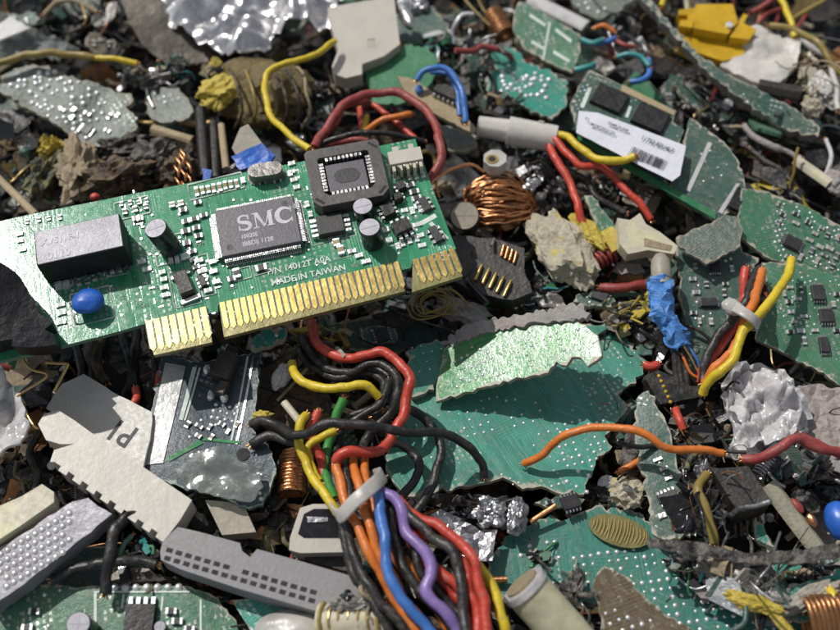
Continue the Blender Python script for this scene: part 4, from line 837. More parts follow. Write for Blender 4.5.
# ================================================================== large plastic and metal pieces
o = board('foil_sheet', 'crumpled shiny silver foil sheet at the top left', 'foil', [(112, -14), (124, 0), (150, 14), (180, 28), (214, 44), (240, 52), (262, 48), (276, 30), (300, 24), (334, 28), (342, -14)], 46, .02, -.12, 'foil', 'foil', t=1.5, jag=2, warp=9, wscale=34, seed=60, crease=17, grid=4, cs=2.3)[0]
board('metal_sheet', 'dull grey curved metal sheet hanging under the silver foil', 'metal sheet', [(116, -14), (150, -14), (176, 16), (226, 44), (222, 56), (190, 64), (164, 60), (142, 44), (128, 20)], 38, -.1, .25, 'sheet_dull', 'sheet_dull', t=3, jag=.6, warp=5, seed=61, crease=2, cs=2)
board('plastic_film', 'wrinkled grey translucent plastic in the top left corner', 'plastic', [(-12, 14), (18, 14), (34, 30), (60, 36), (78, 46), (66, 56), (30, 58), (-12, 66)], 36, .0, .2, 'glassy', 'milky', t=2, jag=2, warp=5, seed=62, crease=5, grid=4)
shard('plastic_shard', 'pale lilac plastic blade in the top left corner', 'plastic shard', [(-6, 28), (10, 16), (30, 28), (-6, 42)], 50, .1, .1, 'milky', 3, .4, 63)
pl = thing('plug_housing', 'white pronged plug housing with a stamped mark at the top centre', 'plug', at(365, 40, 60))
mb = MB(); F = bframe([(328, 4), (394, 0), (402, 42), (336, 78)], 62, .0, .08); prism(mb, F, pxpoly(F, [(328, 8), (346, 4), (394, -4), (398, 30), (400, 44), (384, 56), (362, 64), (362, 74), (346, 78), (334, 74), (332, 66), (338, 50), (334, 36), (328, 14)]), -20, 0); mb.build('body', 'white_plastic', pl, bev=1.5)
u, v = F.hit(371, 42); mb = MB(); G = F.sub(u, v, 0, .05)
for a_ in (-3.4, 0, 3.4): box(mb, G, a_-.5, a_+.5, -7, 5, .05, .35)
box(mb, G, -4, 4, 3.3, 4.3, .4, .6); mb.build('stamped_mark', 'beige', pl)
lump('metal_ferrule', 'bright metal ferrule right of the white pronged plug', 'ferrule', (406, 16, 52), (8, 22, 8), 'tin', 18, .12, 5, False, 1, True)
lump('torn_metal', 'dark grey metal scrap touching the ferrule at the top', 'metal scrap', (414, 4, 30), (16, 14, 8), 'steel', 10, .5, 6)

# P1 power connector
pc = thing('power_connector', 'big white power connector with toothed edge and P1 mark at the left', 'connector', at(115, 460, 50))
F = bframe([(45, 430), (75, 415), (190, 500), (162, 541), (50, 462)], 60, .02, .03)
out = pxpoly(F, [(38, 424), (44, 414), (58, 410), (74, 420), (96, 436), (130, 458), (192, 500), (180, 520), (163, 542)]); mb = MB()
tp = [(163, 542)]
te = []
A_, B_ = Vector((163, 542)), Vector((52, 466)); n_ = 8
for i in range(n_):
    p = A_.lerp(B_, i/n_); p2 = A_.lerp(B_, (i+.55)/n_); q2 = A_.lerp(B_, (i+.55)/n_)+Vector((2.6, -4.2)); q1 = A_.lerp(B_, (i+1)/n_)+Vector((2.6, -4.2)); te += [tuple(p), tuple(p2), tuple(q2), tuple(q1)]
prism(mb, F, pxpoly(F, [(38, 424), (44, 414), (58, 410), (74, 420), (96, 436), (130, 458), (192, 500), (180, 520)]+te+[(50, 462), (54, 450), (74, 444), (60, 444), (46, 440)]), -24, 0); mb.build('housing', 'white_plastic', pc, bev=1.4)
F2 = bframe([(50, 405), (90, 376), (150, 412), (142, 462)], 47, .1, .0); mb = MB(); P = torn(pxpoly(F2, [(46, 408), (62, 384), (84, 374), (120, 396), (152, 412), (150, 440), (143, 468), (104, 446), (74, 424), (56, 414)]), 8, .5, 4); fw = sheet(mb, F2, P, 3, 0, 60, 7, 8); mb.build('skirt', ['clear_plastic', 'clear_plastic'], pc, 'translucent skirt marked P1')
u, v = F2.hit(140, 430); ue, ve = F2.hit(113, 416)
textmesh(F2, 'P1', 30, u, v, .3, math.atan2(ve-v, ue-u), .3, .12, .9).build('lettering', 'ink', pc)
# ribbon cable connector
ic = thing('ribbon_connector', 'long grey ribbon cable connector with two rows of square holes at the bottom', 'connector', at(260, 570, 55))
F = bframe([(178, 527), (357, 578), (315, 612), (162, 556)], 58, .0, .04); P = pxpoly(F, [(160, 552), (163, 540), (178, 527), (200, 532), (240, 543), (242, 551), (250, 557), (257, 549), (300, 561), (372, 582), (368, 604), (316, 611), (240, 589), (180, 569), (161, 560)])
mb = MB(); prism(mb, F, P, -26, 0); mb.build('housing', 'grey_plastic', ic, bev=1.2)
a0 = Vector(F.hit(166, 549)); a1 = Vector(F.hit(345, 601)); b0 = Vector(F.hit(164, 557)); mb = MB(); m2 = MB(); d = (a1-a0); an = math.atan2(d.y, d.x)
k = 0
for i in range(19):
    for r_ in range(2):
        if i in (7,) and r_ == 0: continue
        st_ = a0+d*(i/18.6)+(b0-a0)*(r_*1.02)
        if i > 15: continue
        G = F.sub(st_.x+3, st_.y-1, 0, an); box(mb, G, -2.7, 2.7, -2.0, 1.8, -.5, .15); box(m2, G, -2.7, 2.7, -2.6, -2.05, -.3, .45); k += 1
mb.build('socket_hole', 'hole', ic); 
# metal connector with pin rows at the left edge
dc = thing('pin_connector', 'silver connector with staggered rows of bright pins at the lower left', 'connector', at(55, 550, 45))
F = bframe([(-10, 552), (78, 498), (112, 514), (-10, 606)], 56, .04, .1); mb = MB(); P = torn(pxpoly(F, [(-14, 556), (40, 522), (72, 502), (88, 498), (98, 506), (112, 514), (60, 556), (-14, 612)]), 7, .8, 5); prism(mb, F, P, -22, 0); mb.build('shell', 'connector_shell', dc, bev=.8)
mb = MB(); m2 = MB(); a0 = Vector(F.hit(2, 557)); a1 = Vector(F.hit(84, 508)); d = (a1-a0)/12; nr = Vector((d.y, -d.x)).normalized()
for r_ in range(6):
    for i in range(-1, 13):
        p = a0+d*(i+(.5 if r_ % 2 else 0))+nr*(r_*6.9-3)
        if i > 10-r_*.6 or not inside((p.x, p.y), [(x*.97, y*.93) for x, y in P]): continue
        cyl(m2, F, p.x, p.y, 2.9, .05, .5, 10); dome(mb, F, p.x, p.y, 2.1, .9, 9, 0, .4)
m2.build('pin_surround', 'grey_plastic', dc); mb.build('pin', 'solder', dc)
slab('yellow_block', [(-14, 512), (22, 496), (42, 484), (54, 492), (54, 502), (20, 526), (-14, 548)], 60, .0, -.05, 18, 'cream')[0]
tag(bpy.data.objects['yellow_block'], 'glowing cream yellow block above the silver pin connector', 'plastic block')
# plug with white frame
wp = thing('shielded_plug', 'black plug in a white frame left of the cable bundle', 'plug', at(318, 535, 40))
F = bframe([(292, 510), (345, 508), (345, 552), (290, 550)], 50, .0, .1); mb = MB()
o1 = pxpoly(F, [(289, 550), (290, 538), (300, 508), (313, 504), (345, 504), (352, 520), (348, 552), (300, 553)]); prism(mb, F, o1, -26, 0); mb.build('frame', 'white_plastic', wp, bev=2)
mb = MB(); prism(mb, F, pxpoly(F, [(298, 534), (304, 514), (314, 509), (350, 509), (350, 538), (304, 538)]), -3, .5); mb.build('window', 'black_shiny', wp, bev=1.2)
mb = MB(); prism(mb, F, pxpoly(F, [(307, 517), (328, 518), (328, 522), (308, 523)]), .5, 1.6); mb.build('tab', 'steel', wp, bev=.5)
mb = MB(); F3 = bframe([(292, 556), (346, 556), (352, 572), (304, 566)], 34, 0, .1); prism(mb, F3, pxpoly(F3, [(296, 552), (350, 552), (358, 574), (312, 562)]), -16, 0); mb.build('lower_shell', 'charcoal', wp, bev=1)
# cream and beige parts
pbox('connector_block', [(205, 500), (243, 503), (256, 532), (222, 535)], 38, .0, .1, 20, 'beige'); tag(bpy.data.objects['connector_block'], 'beige block with a bright left rim below the slate blue board', 'plastic block')
cb = thing('tube_fitting', 'cream round cornered plug with a shiny rim at the bottom centre', 'plug', at(545, 600, 50))
pa, pb_ = at(524, 586, 62), at(585, 655, 30); ax = (pb_-pa).normalized(); mb = MB(); FF = Frame(pa, ax.orthogonal(), ax); cyl(mb, FF, 0, 0, 19, 0, 110, 28); mb.build('body', 'ivory', cb)
mb = MB(); cyl(mb, FF, 0, 0, 20.5, -2, 4, 28); mb.build('rim', 'milky', cb, bev=1)
mb = MB(); cyl(mb, FF, 0, 0, 15, -4, -1.9, 24); mb.build('bore', 'beige_dirty', cb)
cc = thing('crimp_connector', 'cream angular connector left of the cracked board slab', 'connector', at(648, 232, 50))
F = bframe([(618, 218), (640, 213), (677, 246), (626, 246)], 58, .0, .1); mb = MB(); prism(mb, F, pxpoly(F, [(617, 218), (630, 220), (640, 213), (646, 224), (660, 232), (678, 246), (674, 254), (648, 250), (628, 254), (620, 244)]), -16, 0); mb.build('body', 'cream', cc, bev=1)
mb = MB(); prism(mb, F, pxpoly(F, [(644, 238), (672, 246), (670, 251), (644, 246)]), -3, .6); mb.build('slot', 'beige_dirty', cc, bev=.3)
# white barrel connector and its wires
bc = thing('barrel_connector', 'off white barrel connector with red, black and yellow wires leaving its right end', 'connector', at(515, 132, 50))
pa, pb_ = at(478, 126, 52), at(508, 131, 52); ax = (pb_-pa).normalized(); FF = Frame(pa, ax.orthogonal(), ax); L1 = (pb_-pa).length; L2 = (at(556, 140, 54)-pa).length
mb = MB(); cyl(mb, FF, 0, 0, 11, 0, L1, 8, 0, 12.5); cyl(mb, FF, 0, 0, 15.5, L1+.1, L2, 10, 0, 14)
for p in mb.v: pass
mb.build('housing', 'clear_plastic', bc, bev=1.5)
mb = MB(); 
for k in range(3): box(mb, FF.sub(0, 0, L1+6+k*12, R(90*k)), -16.2, -13, -3, 3, 0, 6)
mb.build('latch', 'white_plastic', bc, bev=.4)
wire('red wire', [(548, 138, 56), (554, 158, 56), (566, 180, 52), (575, 198, 50), (580, 214, 48), (584, 224, 44)], 4.6, 'red_wire', bc)
wire('red wire', [(552, 136, 60), (564, 152, 60), (582, 166, 58), (598, 167, 56), (615, 178, 52), (636, 200, 46), (652, 218, 42)], 4.2, 'red_wire', bc)
wire('yellow wire', [(556, 134, 60), (568, 138, 64), (582, 150, 66), (596, 159, 66), (614, 162, 70), (636, 157, 74)], 4.4, 'yellow_wire', bc)
wire('black wire', [(550, 144, 52), (560, 166, 44), (584, 180, 40), (600, 200, 38), (626, 213, 36)], 4.2, 'black_rubber', bc)
pg = thing('plastic_bag', 'crumpled shiny milky plastic lump at the right', 'plastic bag', at(768, 410, 50))
for k_, (h_, sd_, sc_) in enumerate(((44, 8, 1.0), (56, 18, .8))):
    pts_ = [(722, 386), (734, 368), (746, 361), (776, 366), (796, 384), (813, 408), (806, 436), (786, 446), (752, 456), (726, 455), (736, 430), (722, 402)]; c_ = cen(pts_); pts_ = [(c_[0]+(x-c_[0])*sc_, c_[1]+(y-c_[1])*sc_) for x, y in pts_]
    F = bframe(pts_, h_, .05, -.05); mb = MB(); P = torn(pxpoly(F, pts_), 4, 1.6, sd_); sheet(mb, F, P, 1.6, 8, 22, 2.6, sd_, 14, 0, 0, cs=1.2); mb.build('film_fold', 'milky', pg)
board('plastic_lump', 'clear grey plastic lump cut off by the left edge', 'plastic lump', [(-30, 366), (4, 370), (14, 388), (26, 404), (32, 424), (22, 446), (0, 456), (-30, 460)], 56, .1, -.1, 'milky', 'milky', t=3, jag=1.8, warp=8, wscale=20, seed=9, crease=13, grid=2.6, cs=1.7)
board('nylon_chunk', 'rumpled white plastic chunk right of the yellow connector', 'plastic', [(738, 28), (756, 24), (800, 44), (798, 62), (786, 78), (770, 88), (748, 80), (720, 66), (724, 58), (744, 54)], 48, .1, .05, 'clear_plastic', 'clear_plastic', t=8, jag=1, warp=4, wscale=26, seed=10, crease=5, grid=4, cs=1.6)
board('plastic_sheet', 'dusty pink grey plastic sheet under the right edge of the milky lump', 'plastic sheet', [(790, 390), (814, 384), (850, 388), (850, 452), (822, 446), (800, 430), (808, 410)], 30, .1, .1, 'pinkish', 'pinkish', t=2, jag=1.5, warp=4, seed=64, crease=4, grid=4)
board('plastic_sheet', 'pale crumpled sheet tucked below the pink grey one at the right edge', 'plastic sheet', [(786, 446), (812, 438), (850, 448), (850, 474), (820, 470), (800, 462)], 24, .1, .1, 'grey_torn', 'milky', t=2, jag=1.5, warp=4, seed=65, crease=4, grid=4)
# yellow connector
yc = thing('yellow_connector', 'bright yellow plastic connector with side wings at the upper right', 'connector', at(712, 35, 40))
F = bframe([(680, 10), (733, 4), (757, 30), (735, 58), (676, 40)], 60, .05, .12)
mb = MB(); prism(mb, F, pxpoly(F, [(696, 4), (733, 4), (738, 22), (728, 34), (694, 28), (694, 12)]), -24, 0); mb.build('body', 'yellow_plastic', yc, bev=1.2)
mb = MB(); prism(mb, F, pxpoly(F, [(679, 8), (695, 6), (693, 26), (680, 24), (680, 18), (688, 18), (688, 13), (679, 13)]), -20, -3); mb.build('side_wing', 'yellow_plastic', yc, bev=.8)
mb = MB(); prism(mb, F, pxpoly(F, [(736, 26), (744, 12), (748, 14), (744, 22), (757, 28), (750, 38), (730, 36)]), -26, -2); mb.build('side_wing', 'yellow_plastic', yc, bev=.8)
mb = MB(); prism(mb, F, pxpoly(F, [(678, 27), (694, 30), (728, 36), (750, 40), (742, 58), (722, 62), (698, 54), (680, 44)], -16), -34, -14); mb.build('lower_body', 'yellow_plastic', yc, bev=1)
mb = MB(); u, v = F.hit(729, 26); cyl(mb, F, u, v, 4, -1, 3, 10); mb.build('screw_head', 'solder', yc)
lump('olive_scrap', 'dark olive wad under the yellow connector', 'scrap', (702, 56, 16), (30, 14, 8), 'olive_mix', -12, .4, 12)  # plain crushed wad in the olive mix colours

# ================================================================== coils, capacitors, odd parts
tc_ = thing('wound_coil', 'large coil wrapped in yellow and brown tape at the upper left', 'coil', at(262, 92, 20))
mb = MB(); lumpmesh(mb, at(262, 94, 30), (58, 46, 34), R(-12), .3, 14, 4, True, 1.4); mb.build('core', 'wound_tape', tc_)
for k, (x0, x1) in enumerate(((258, 272), (270, 284), (284, 296), (298, 306), (242, 252), (228, 238))):
    wire('', [(x0-6, 66, 34), (x0+4, 72, 62), (x1, 90, 70), (x1+4, 112, 56), (x1-4, 128, 28)], 1.9, ('olive_wire', 'rusty_mix', 'charcoal', 'beige_dirty', 'olive_wire', 'rusty_mix')[k], tc_, 'winding', False)
lump('tape_wad', 'bright yellow wad of tape on the left side of the wound coil', 'tape', (220, 92, 52), (19, 24, 12), 'yellow_tape', -40, .5, 15)
lump('dried_glue', 'small grey green crumb above the yellow tape wad', 'crumb', (212, 70, 50), (9, 10, 7), 'olive_mix', 0, .5, 16)
cw_ = thing('copper_coil', 'shiny copper wire coil beside a round grey capacitor in the middle', 'coil', at(500, 202, 20))
mb = MB(); lumpmesh(mb, at(500, 206, 28), (34, 30, 18), 0, .2, 17, 3); mb.build('core', 'copper_dark', cw_)
mb = MB(); q = random.Random(5)
for i in range(34):
    a_ = -1.1+i*.066+q.uniform(-.08, .08); c0 = at(500+q.uniform(-5, 5), 206+q.uniform(-5, 5), 29+q.uniform(-2, 4)); pth = []
    for k in range(13):
        b_ = math.pi*k/12; pth.append(c0+Vector((math.cos(b_)*(31+q.uniform(-4, 5)), math.sin(a_)*30*math.sin(b_)*.9+q.uniform(-1.6, 1.6)+i*.2+math.sin(b_*2+i)*3, math.sin(b_)*math.cos(a_)*26-4)))
    tube(mb, spline(pth, 6), 1.3, 6, i % 3 == 2)
mb.build('winding', ['copper', 'copper_dark'], cw_)
wire('', [(428, 188, 80), (436, 178, 84), (452, 168, 82), (470, 164, 76), (484, 172, 66)], 2.0, 'copper', cw_, 'loose_lead', False, core=False)
wire('', [(437, 180, 78), (436, 190, 74), (439, 198, 70)], 1.6, 'copper', cw_, 'loose_lead', False, core=False)
rc = thing('round_capacitor', 'round capacitor with a pale grey top left of the copper coil', 'capacitor', at(464, 216, 20)); ecap(frame(466, 222, 26, .1, .45), 0, 0, 15, 30, rc, 'charcoal', 'beige', 'sleeve')
rn = thing('ring_terminal', 'white nut shaped terminal with a gold hole above the copper coil', 'terminal', at(495, 158, 50)); F = frame(495, 158, 62, .05, -.1)
mb = MB(); pts = [(12.5*math.cos(i*math.pi/4+.3), 13*math.sin(i*math.pi/4+.3)) for i in range(8)]; prism(mb, F, pts, -14, 0); mb.build('nut', 'nylon', rn, bev=1.2)
mb = MB(); cyl(mb, F, -3, -2, 6.4, -.1, .9, 16); mb.build('bushing', 'gold', rn); mb = MB(); cyl(mb, F, -3, -2, 3.8, .9, 1.2, 14); mb.build('bore', 'hole', rn)
lump('metal_flake', 'silver bent flake right of the copper coil', 'metal flake', (532, 184, 44), (9, 6, 3), 'tin', 30, .5, 18)
bk = thing('edge_socket', 'black edge socket with five gold contacts under the copper coil', 'socket', at(485, 272, 25))
F = bframe([(446, 240), (524, 250), (530, 290), (505, 302), (450, 270)], 38, .05, .1); mb = MB(); prism(mb, F, torn(pxpoly(F, [(440, 236), (470, 236), (500, 240), (524, 248), (524, 268), (532, 292), (512, 300), (480, 294), (446, 278)]), 9, 1, 6), -20, 0); mb.build('body', 'charcoal', bk, bev=.8)
for i in range(5): x = 477+i*7.2; y = 266+i*4; mb = MB(); tube(mb, [F.W(*F.hit(x+5, y), 2), F.W(*F.hit(x+2, y+7), 3.4), F.W(*F.hit(x-2, y+15), 2)], 1.7, 6); mb.build('contact', 'gold', bk)
for i in range(4): x = 501+i*4.2; y = 246+i*2.4; mb = MB(); tube(mb, [F.W(*F.hit(x+3, y), 2), F.W(*F.hit(x, y+11), 2)], 1.6, 6); mb.build('contact', 'copper', bk)
mb = MB(); tube(mb, [F.W(*F.hit(494, 240), 2), F.W(*F.hit(491, 250), 8)], 1.8, 6); mb.build('contact', 'tin', bk)
lump('foam_chunk', 'white and yellow crumbly foam chunk right of the black edge socket', 'foam', (562, 248, 36), (24, 46, 18), 'foam', 28, .45, 20, True, 1.7)
lump('foam_flake', 'yellow streaked flake at the right side of the foam chunk', 'foam', (588, 232, 40), (10, 26, 8), 'yellow_tape', 30, .4, 21)
shard('plastic_shard', 'olive grey shard with a yellow tip right of the red wire ends', 'plastic shard', [(600, 232), (612, 226), (624, 246), (612, 252)], 42, .1, .1, 'yellow_tape', 6, .8, 66)
rcl = thing('red_coil', 'dark red ribbed coil below the foam chunk', 'coil', at(600, 260, 28)); mb = MB(); tube(mb, coilpath(at(584, 268, 28), at(614, 252, 30), 8, 7), 2.0, 7); mb.build('winding', 'red_dull', rcl); mb = MB(); tube(mb, [at(584, 268, 28), at(614, 252, 30)], 6, 9); mb.build('core', 'copper_dark', rcl)
wire('thick dull red wire stub below the ribbed coil', [(600, 286, 30), (622, 288, 34), (646, 284, 32)], 5.2, 'red_dull')
wire('grey board edge strip lying under the dull red stub', [(598, 298, 20), (630, 294, 22), (652, 300, 20)], 3.6, 'fibre_green', cat='strip', name='board_strip', core=False, jit=.5)
lump('yellow_crumb', 'gold yellow crumbly lump above the large teal board corner', 'crumb', (632, 318, 26), (26, 13, 9), 'olive_mix', 5, .5, 22)
lump('yellow_crumb', 'small ochre crumb at the right end of the dull red stub', 'crumb', (650, 296, 28), (6, 7, 5), 'yellow_tape', 0, .5, 23)
# blue sleeve
bs = thing('sleeved_cable', 'cable with crumpled blue tape and a grey tip at the right of centre', 'cable', at(663, 310, 40))
mb = MB(); tube(mb, wirepath([(660, 256, 66), (661, 268, 66), (662, 286, 64)]), lambda t: 9.5*min(1, .55+t*2.2), 14, 0, .1); mb.build('tip', 'beige', bs)
mb = MB(); pth = wirepath([(661, 280, 64), (662, 296, 62), (661, 310, 60), (668, 322, 56), (676, 336, 52), (682, 347, 48)], 1.6)
tube(mb, pth, lambda t: 11.5+.8*math.sin(t*17)-2.5*t, 22, 0, .0)
for i_, p_ in enumerate(mb.v): mb.v[i_] = p_+Vector((noise.noise(p_/7), noise.noise(p_/7+Vector((9, 0, 0))), noise.noise(p_/7+Vector((0, 9, 0)))))*5.5+Vector((noise.noise(p_/3.5), noise.noise(p_/3.5+Vector((9, 0, 0))), 0))*.9
for i_ in range(len(mb.sm)): mb.sm[i_] = False
mb.build('tape', 'blue_tape', bs)
for x0, mt in ((680, 'charcoal'), (686, 'charcoal'), (676, 'charcoal')): wire('', [(x0-4, 342, 46), (x0-2, 356, 40), (x0-1, 372, 34), (x0+2, 390, 28)], 3.6, mt, bs, 'strand')
wire('', [(684, 346, 50), (692, 360, 44), (700, 378, 38)], 1.7, 'gold_wire', bs, 'strand'); wire('', [(687, 345, 50), (696, 358, 46), (702, 376, 38)], 1.4, 'blue_wire', bs, 'strand'); wire('', [(682, 356, 48), (690, 372, 42), (702, 380, 38)], 1.5, 'orange_wire', bs, 'strand')
bl = thing('strain_relief', 'black ribbed clip with small yellow dots below the blue taped cable', 'clip', at(665, 388, 30)); F = bframe([(645, 375), (658, 370), (704, 384), (700, 400), (664, 404)], 42, .0, .1); mb = MB(); prism(mb, F, torn(pxpoly(F, [(644, 376), (658, 370), (672, 376), (690, 386), (704, 386), (702, 396), (676, 402), (660, 404)]), 8, .6, 7), -14, 0); mb.build('body', 'black_rubber', bl, bev=1)
mb = MB()
for i in range(6): u, v = F.hit(659+i*2.3, 376+i*5.2); dome(mb, F, u, v, 1.8, 1.4, 7)
mb.build('dot', 'yellow_plastic', bl)
# wire nest
wn = thing('wire_nest', 'tangled nest of thin brown wires right of the card', 'wire tangle', at(436, 304, 40)); q = random.Random(8)
for i in range(9):
    cx, cy = 436+q.uniform(-8, 8), 303+q.uniform(-4, 4); a_ = q.uniform(0, 6); pts = [(cx+q.uniform(14, 26)*math.cos(a_+k*1.3), cy+q.uniform(9, 17)*math.sin(a_+k*1.3), 40+q.uniform(0, 12)) for k in range(5)]
    wire('', pts, .9, 'olive_wire', wn, 'strand', False, 6, core=False)
# gold leads on left
wire('bent gold lead shaped like a hook below the black clip, left one', [(20, 350, 74), (24, 360, 76), (33, 370, 76), (47, 376, 76), (16, 398, 70)][:4]+[(17, 396, 70)], 1.3, 'gold_wire', name='bent_lead', cat='metal lead', core=False, wob=.1)
mb = MB()
for a_, b_ in (((46, 363, 74), (68.5, 364, 78)), ((68.5, 364, 78), (54, 392, 70))): tube(mb, [at(*a_), at(*b_)], 1.4, 7)
tag(mb.build('bent_lead', 'gold_wire'), 'angular gold lead bent into a tick below the card, right of the hooked one', 'metal lead')
# small tan sticks
def stick(label, a, b, r, mat, flat=.6, cat='stick', name='stick', seg=6):
    mb = MB(); p = [at(*a), at(*a)*.5+at(*b)*.5, at(*b)]; tube(mb, p, r, seg, 0, .1, flat); return tag(mb.build(name, mat, bev=.3), label, cat)
stick('thin tan stick pointing at the card corner at the left edge', (-8, 172, 70), (35, 214, 80), 4, 'fibre_tan')
stick('tan board edge strip under the small grey green board bit', (152, 128, 44), (192, 140, 44), 5.5, 'fibre_tan')
stick('upright tan sliver left of the grey and blue shard', (221, 124, 60), (226, 168, 66), 3.8, 'fibre_tan')
stick('long tan slat leaning behind the blue roll at the right', (768, 484, 46), (818, 550, 30), 8.5, 'fibre', .5)
stick('cream slat lying under the torn board edge at the right', (796, 160, 34), (830, 184, 36), 7, 'cream', .7)
stick('thin brown strip with a copper end among silver scraps', (530, 522, 24), (556, 505, 30), 2.6, 'copper_dark')
stick('black bar upright left of the tan sliver', (200, 108, 50), (205, 176, 60), 6, 'black_plastic'); stick('second dark bar close to the tan sliver', (213, 122, 44), (215, 178, 54), 5, 'charcoal')
stick('pale grey strip behind the narrow board with printed bars', (530, -2, 34), (586, 26, 34), 10, 'milky', .4)
ts, F, w = board('board_strip', 'tan board strip with a blue part near the big red wire loop', 'board strip', [(398, 76), (412, 79), (436, 94), (462, 112), (476, 128), (472, 133), (446, 120), (420, 106), (404, 90)], 66, .0, .1, 'fibre_tan', 'fibre', seed=53, jag=.6, warp=1, root=None, solder=[([(405, 82), (440, 100), (440, 108), (410, 92)], 12, .9, .4)])
mb = MB(); u, v = F.hit(419, 92); lumpmesh(mb, F.W(u, v, 4), (4.5, 6, 4.5), 0, .1, 3, 2); mb.build('blue_component', 'blue_wire', ts)
u, v = F.hit(446, 102); chip(F.sub(u, v, 0, R(-30)), 0, 8, 34, 14, 9, 0, ts, 'charcoal', 'B', 6, pl=3)
# shards by the coil
shard('plastic_shard', 'pale grey plastic triangle behind the blue scrap above the card', 'plastic shard', [(232, 148), (240, 128), (248, 124), (264, 146), (240, 162)], 92, .0, .3, 'beige', 4, .5, 67)
shard('blue_scrap', 'saturated blue plastic scrap above the crystal on the card', 'plastic scrap', [(231, 156), (246, 150), (262, 143), (275, 155), (268, 166), (240, 170)], 100, .0, .2, 'blue_plastic', 4, .8, 68, crease=1.5)
shard('blue_scrap', 'tiny blue flake at the upper edge of the card', 'plastic scrap', [(202, 168), (212, 170), (210, 180), (203, 180)], 98, .0, .2, 'blue_plastic', 4, .8, 69)
# brown chunk row
for x, y, h, rx, ry, a_, mt, lb_ in ((78, 170, 40, 20, 36, 10, 'beige_dirty', 'tall beige crumpled chunk above the left end of the card'), (118, 176, 46, 32, 20, 8, 'rusty_mix', 'long brown crumpled chunk along the card edge'), (152, 160, 40, 24, 22, 30, 'grey_mix', 'grey dented wad behind the brown chunk'), (180, 170, 44, 17, 26, -10, 'rusty_mix', 'brown wad with copper glints left of the black bar'), (44, 178, 30, 12, 30, -15, 'olive_mix', 'olive leaf like crumpled strip near the left edge'), (52, 150, 36, 12, 10, 0, 'yellow_tape', 'small yellow wad under the solder covered chunk'), (126, 150, 30, 26, 12, 12, 'grey_mix', 'dark curled flap under the solder covered chunk'), (24, 160, 12, 26, 24, 0, 'charcoal', 'dark wad at the left edge above the tan stick')):
    lump('crumpled_chunk', lb_, 'crumpled chunk', (x, y, h), (rx, ry, 17), mt, a_, .6, x, True, 2.1, boxy=.001 if mt in ('rusty_mix', 'beige_dirty', 'grey_mix', 'olive_mix') else 0.0)
mb = MB(); q = random.Random(9)
for i in range(9): x = 174+q.uniform(0, 14); y = 150+i*4; tube(mb, [at(x, y, 62), at(x+4, y+5, 66), at(x+5, y+11, 62)], 1.4, 6)
tag(mb.build('copper_strand', 'copper'), 'bunch of short copper strands glinting above the card', 'copper strands')
lump('red_bead', 'tiny red bead at the upper edge of the card', 'bead', (95, 197, 82), (5, 4, 4), 'red_wire', 0, .1, 30, smooth=True)
# black clip over card left end
o = shard('black_clip', 'black torn plastic bracket gripping the left end of the card', 'bracket', [(-20, 258), (2, 264), (20, 276), (30, 294), (38, 312), (52, 322), (40, 334), (-20, 345)], 132, -.15, .2, 'bracket_black', 26, 1.2, 31, warp=5, bev=1.5)
o = shard('black_clip', 'navy black block at the lower left corner of the card', 'bracket', [(12, 320), (34, 318), (42, 328), (54, 334), (56, 344), (30, 348), (12, 346)], 128, -.1, .25, 'bracket_black', 26, .8, 32, warp=2, bev=1.5)
# lower middle silver scraps
board('metal_plate', 'crumpled silver plate right of the cable bundle', 'metal plate', [(432, 516), (440, 509), (462, 520), (480, 530), (497, 529), (492, 560), (474, 562), (456, 540)], 30, .1, .05, 'steel', 'tin', t=2, jag=.6, warp=3, seed=70, crease=3, grid=5)
lump('metal_scrap', 'bright bent silver scrap above the dotted green board, left one', 'metal scrap', (490, 513, 30), (15, 13, 7), 'steel', 30, .5, 33); lump('metal_scrap', 'pointed silver scrap beside the thin brown strip', 'metal scrap', (517, 516, 30), (9, 15, 8), 'steel', -10, .4, 34)
lump('metal_scrap', 'grey torn metal tuft between the cream plug and the burnt board', 'metal scrap', (572, 592, 32), (9, 22, 8), 'grey_mix', -20, .6, 35)
# lower right clump
bx = thing('black_relay', 'black cube shaped relay with a dusty top at the lower right', 'relay', at(742, 490, 30)); F = bframe([(713, 468), (748, 468), (772, 502), (738, 512)], 62, .05, .05); mb = MB(); prism(mb, F, pxpoly(F, [(712, 469), (748, 466), (772, 502), (738, 513)]), -34, 0); mb.build('case', 'charcoal', bx, bev=1.2)
mb = MB(); u, v = F.hit(756, 508); 
for i in range(5): a_ = Vector(F.hit(742+i*6, 512-i*2)); tube(mb, [F.W(a_.x, a_.y, -30), F.W(a_.x+2, a_.y-8, -44)], 1.5, 6)
mb.build('pin', 'steel', bx)
lump('crumpled_chunk', 'black glossy crushed part left of the black relay', 'crumpled chunk', (700, 498, 36), (24, 34, 14), 'black_shiny', -15, .5, 36)
wire('yellow wire curling down beside the black relay', [(706, 474, 56), (699, 490, 58), (703, 506, 56), (708, 520, 52), (713, 542, 44)], 4.6, 'olive_wire')
board('grey_bar', 'long grey crushed bar crossing the lower right', 'bar', [(646, 540), (690, 541), (751, 552), (808, 549), (850, 540), (850, 556), (800, 564), (750, 562), (690, 553), (650, 548)], 62, .0, .15, 'grey_mix', 'grey_torn', t=6, jag=1, warp=4, seed=71, crease=3, grid=4)
lump('blue_roll', 'deep blue round part cut off by the right edge', 'blue part', (838, 520, 44), (11, 17, 13), 'blue_plastic', 0, .06, 37, smooth=True, freq=1)
lump('crumpled_chunk', 'shiny grey and yellow crushed clump at the lower right', 'crumpled chunk', (744, 586, 36), (42, 22, 14), 'grey_mix', -35, .5, 38, True, 2.2)
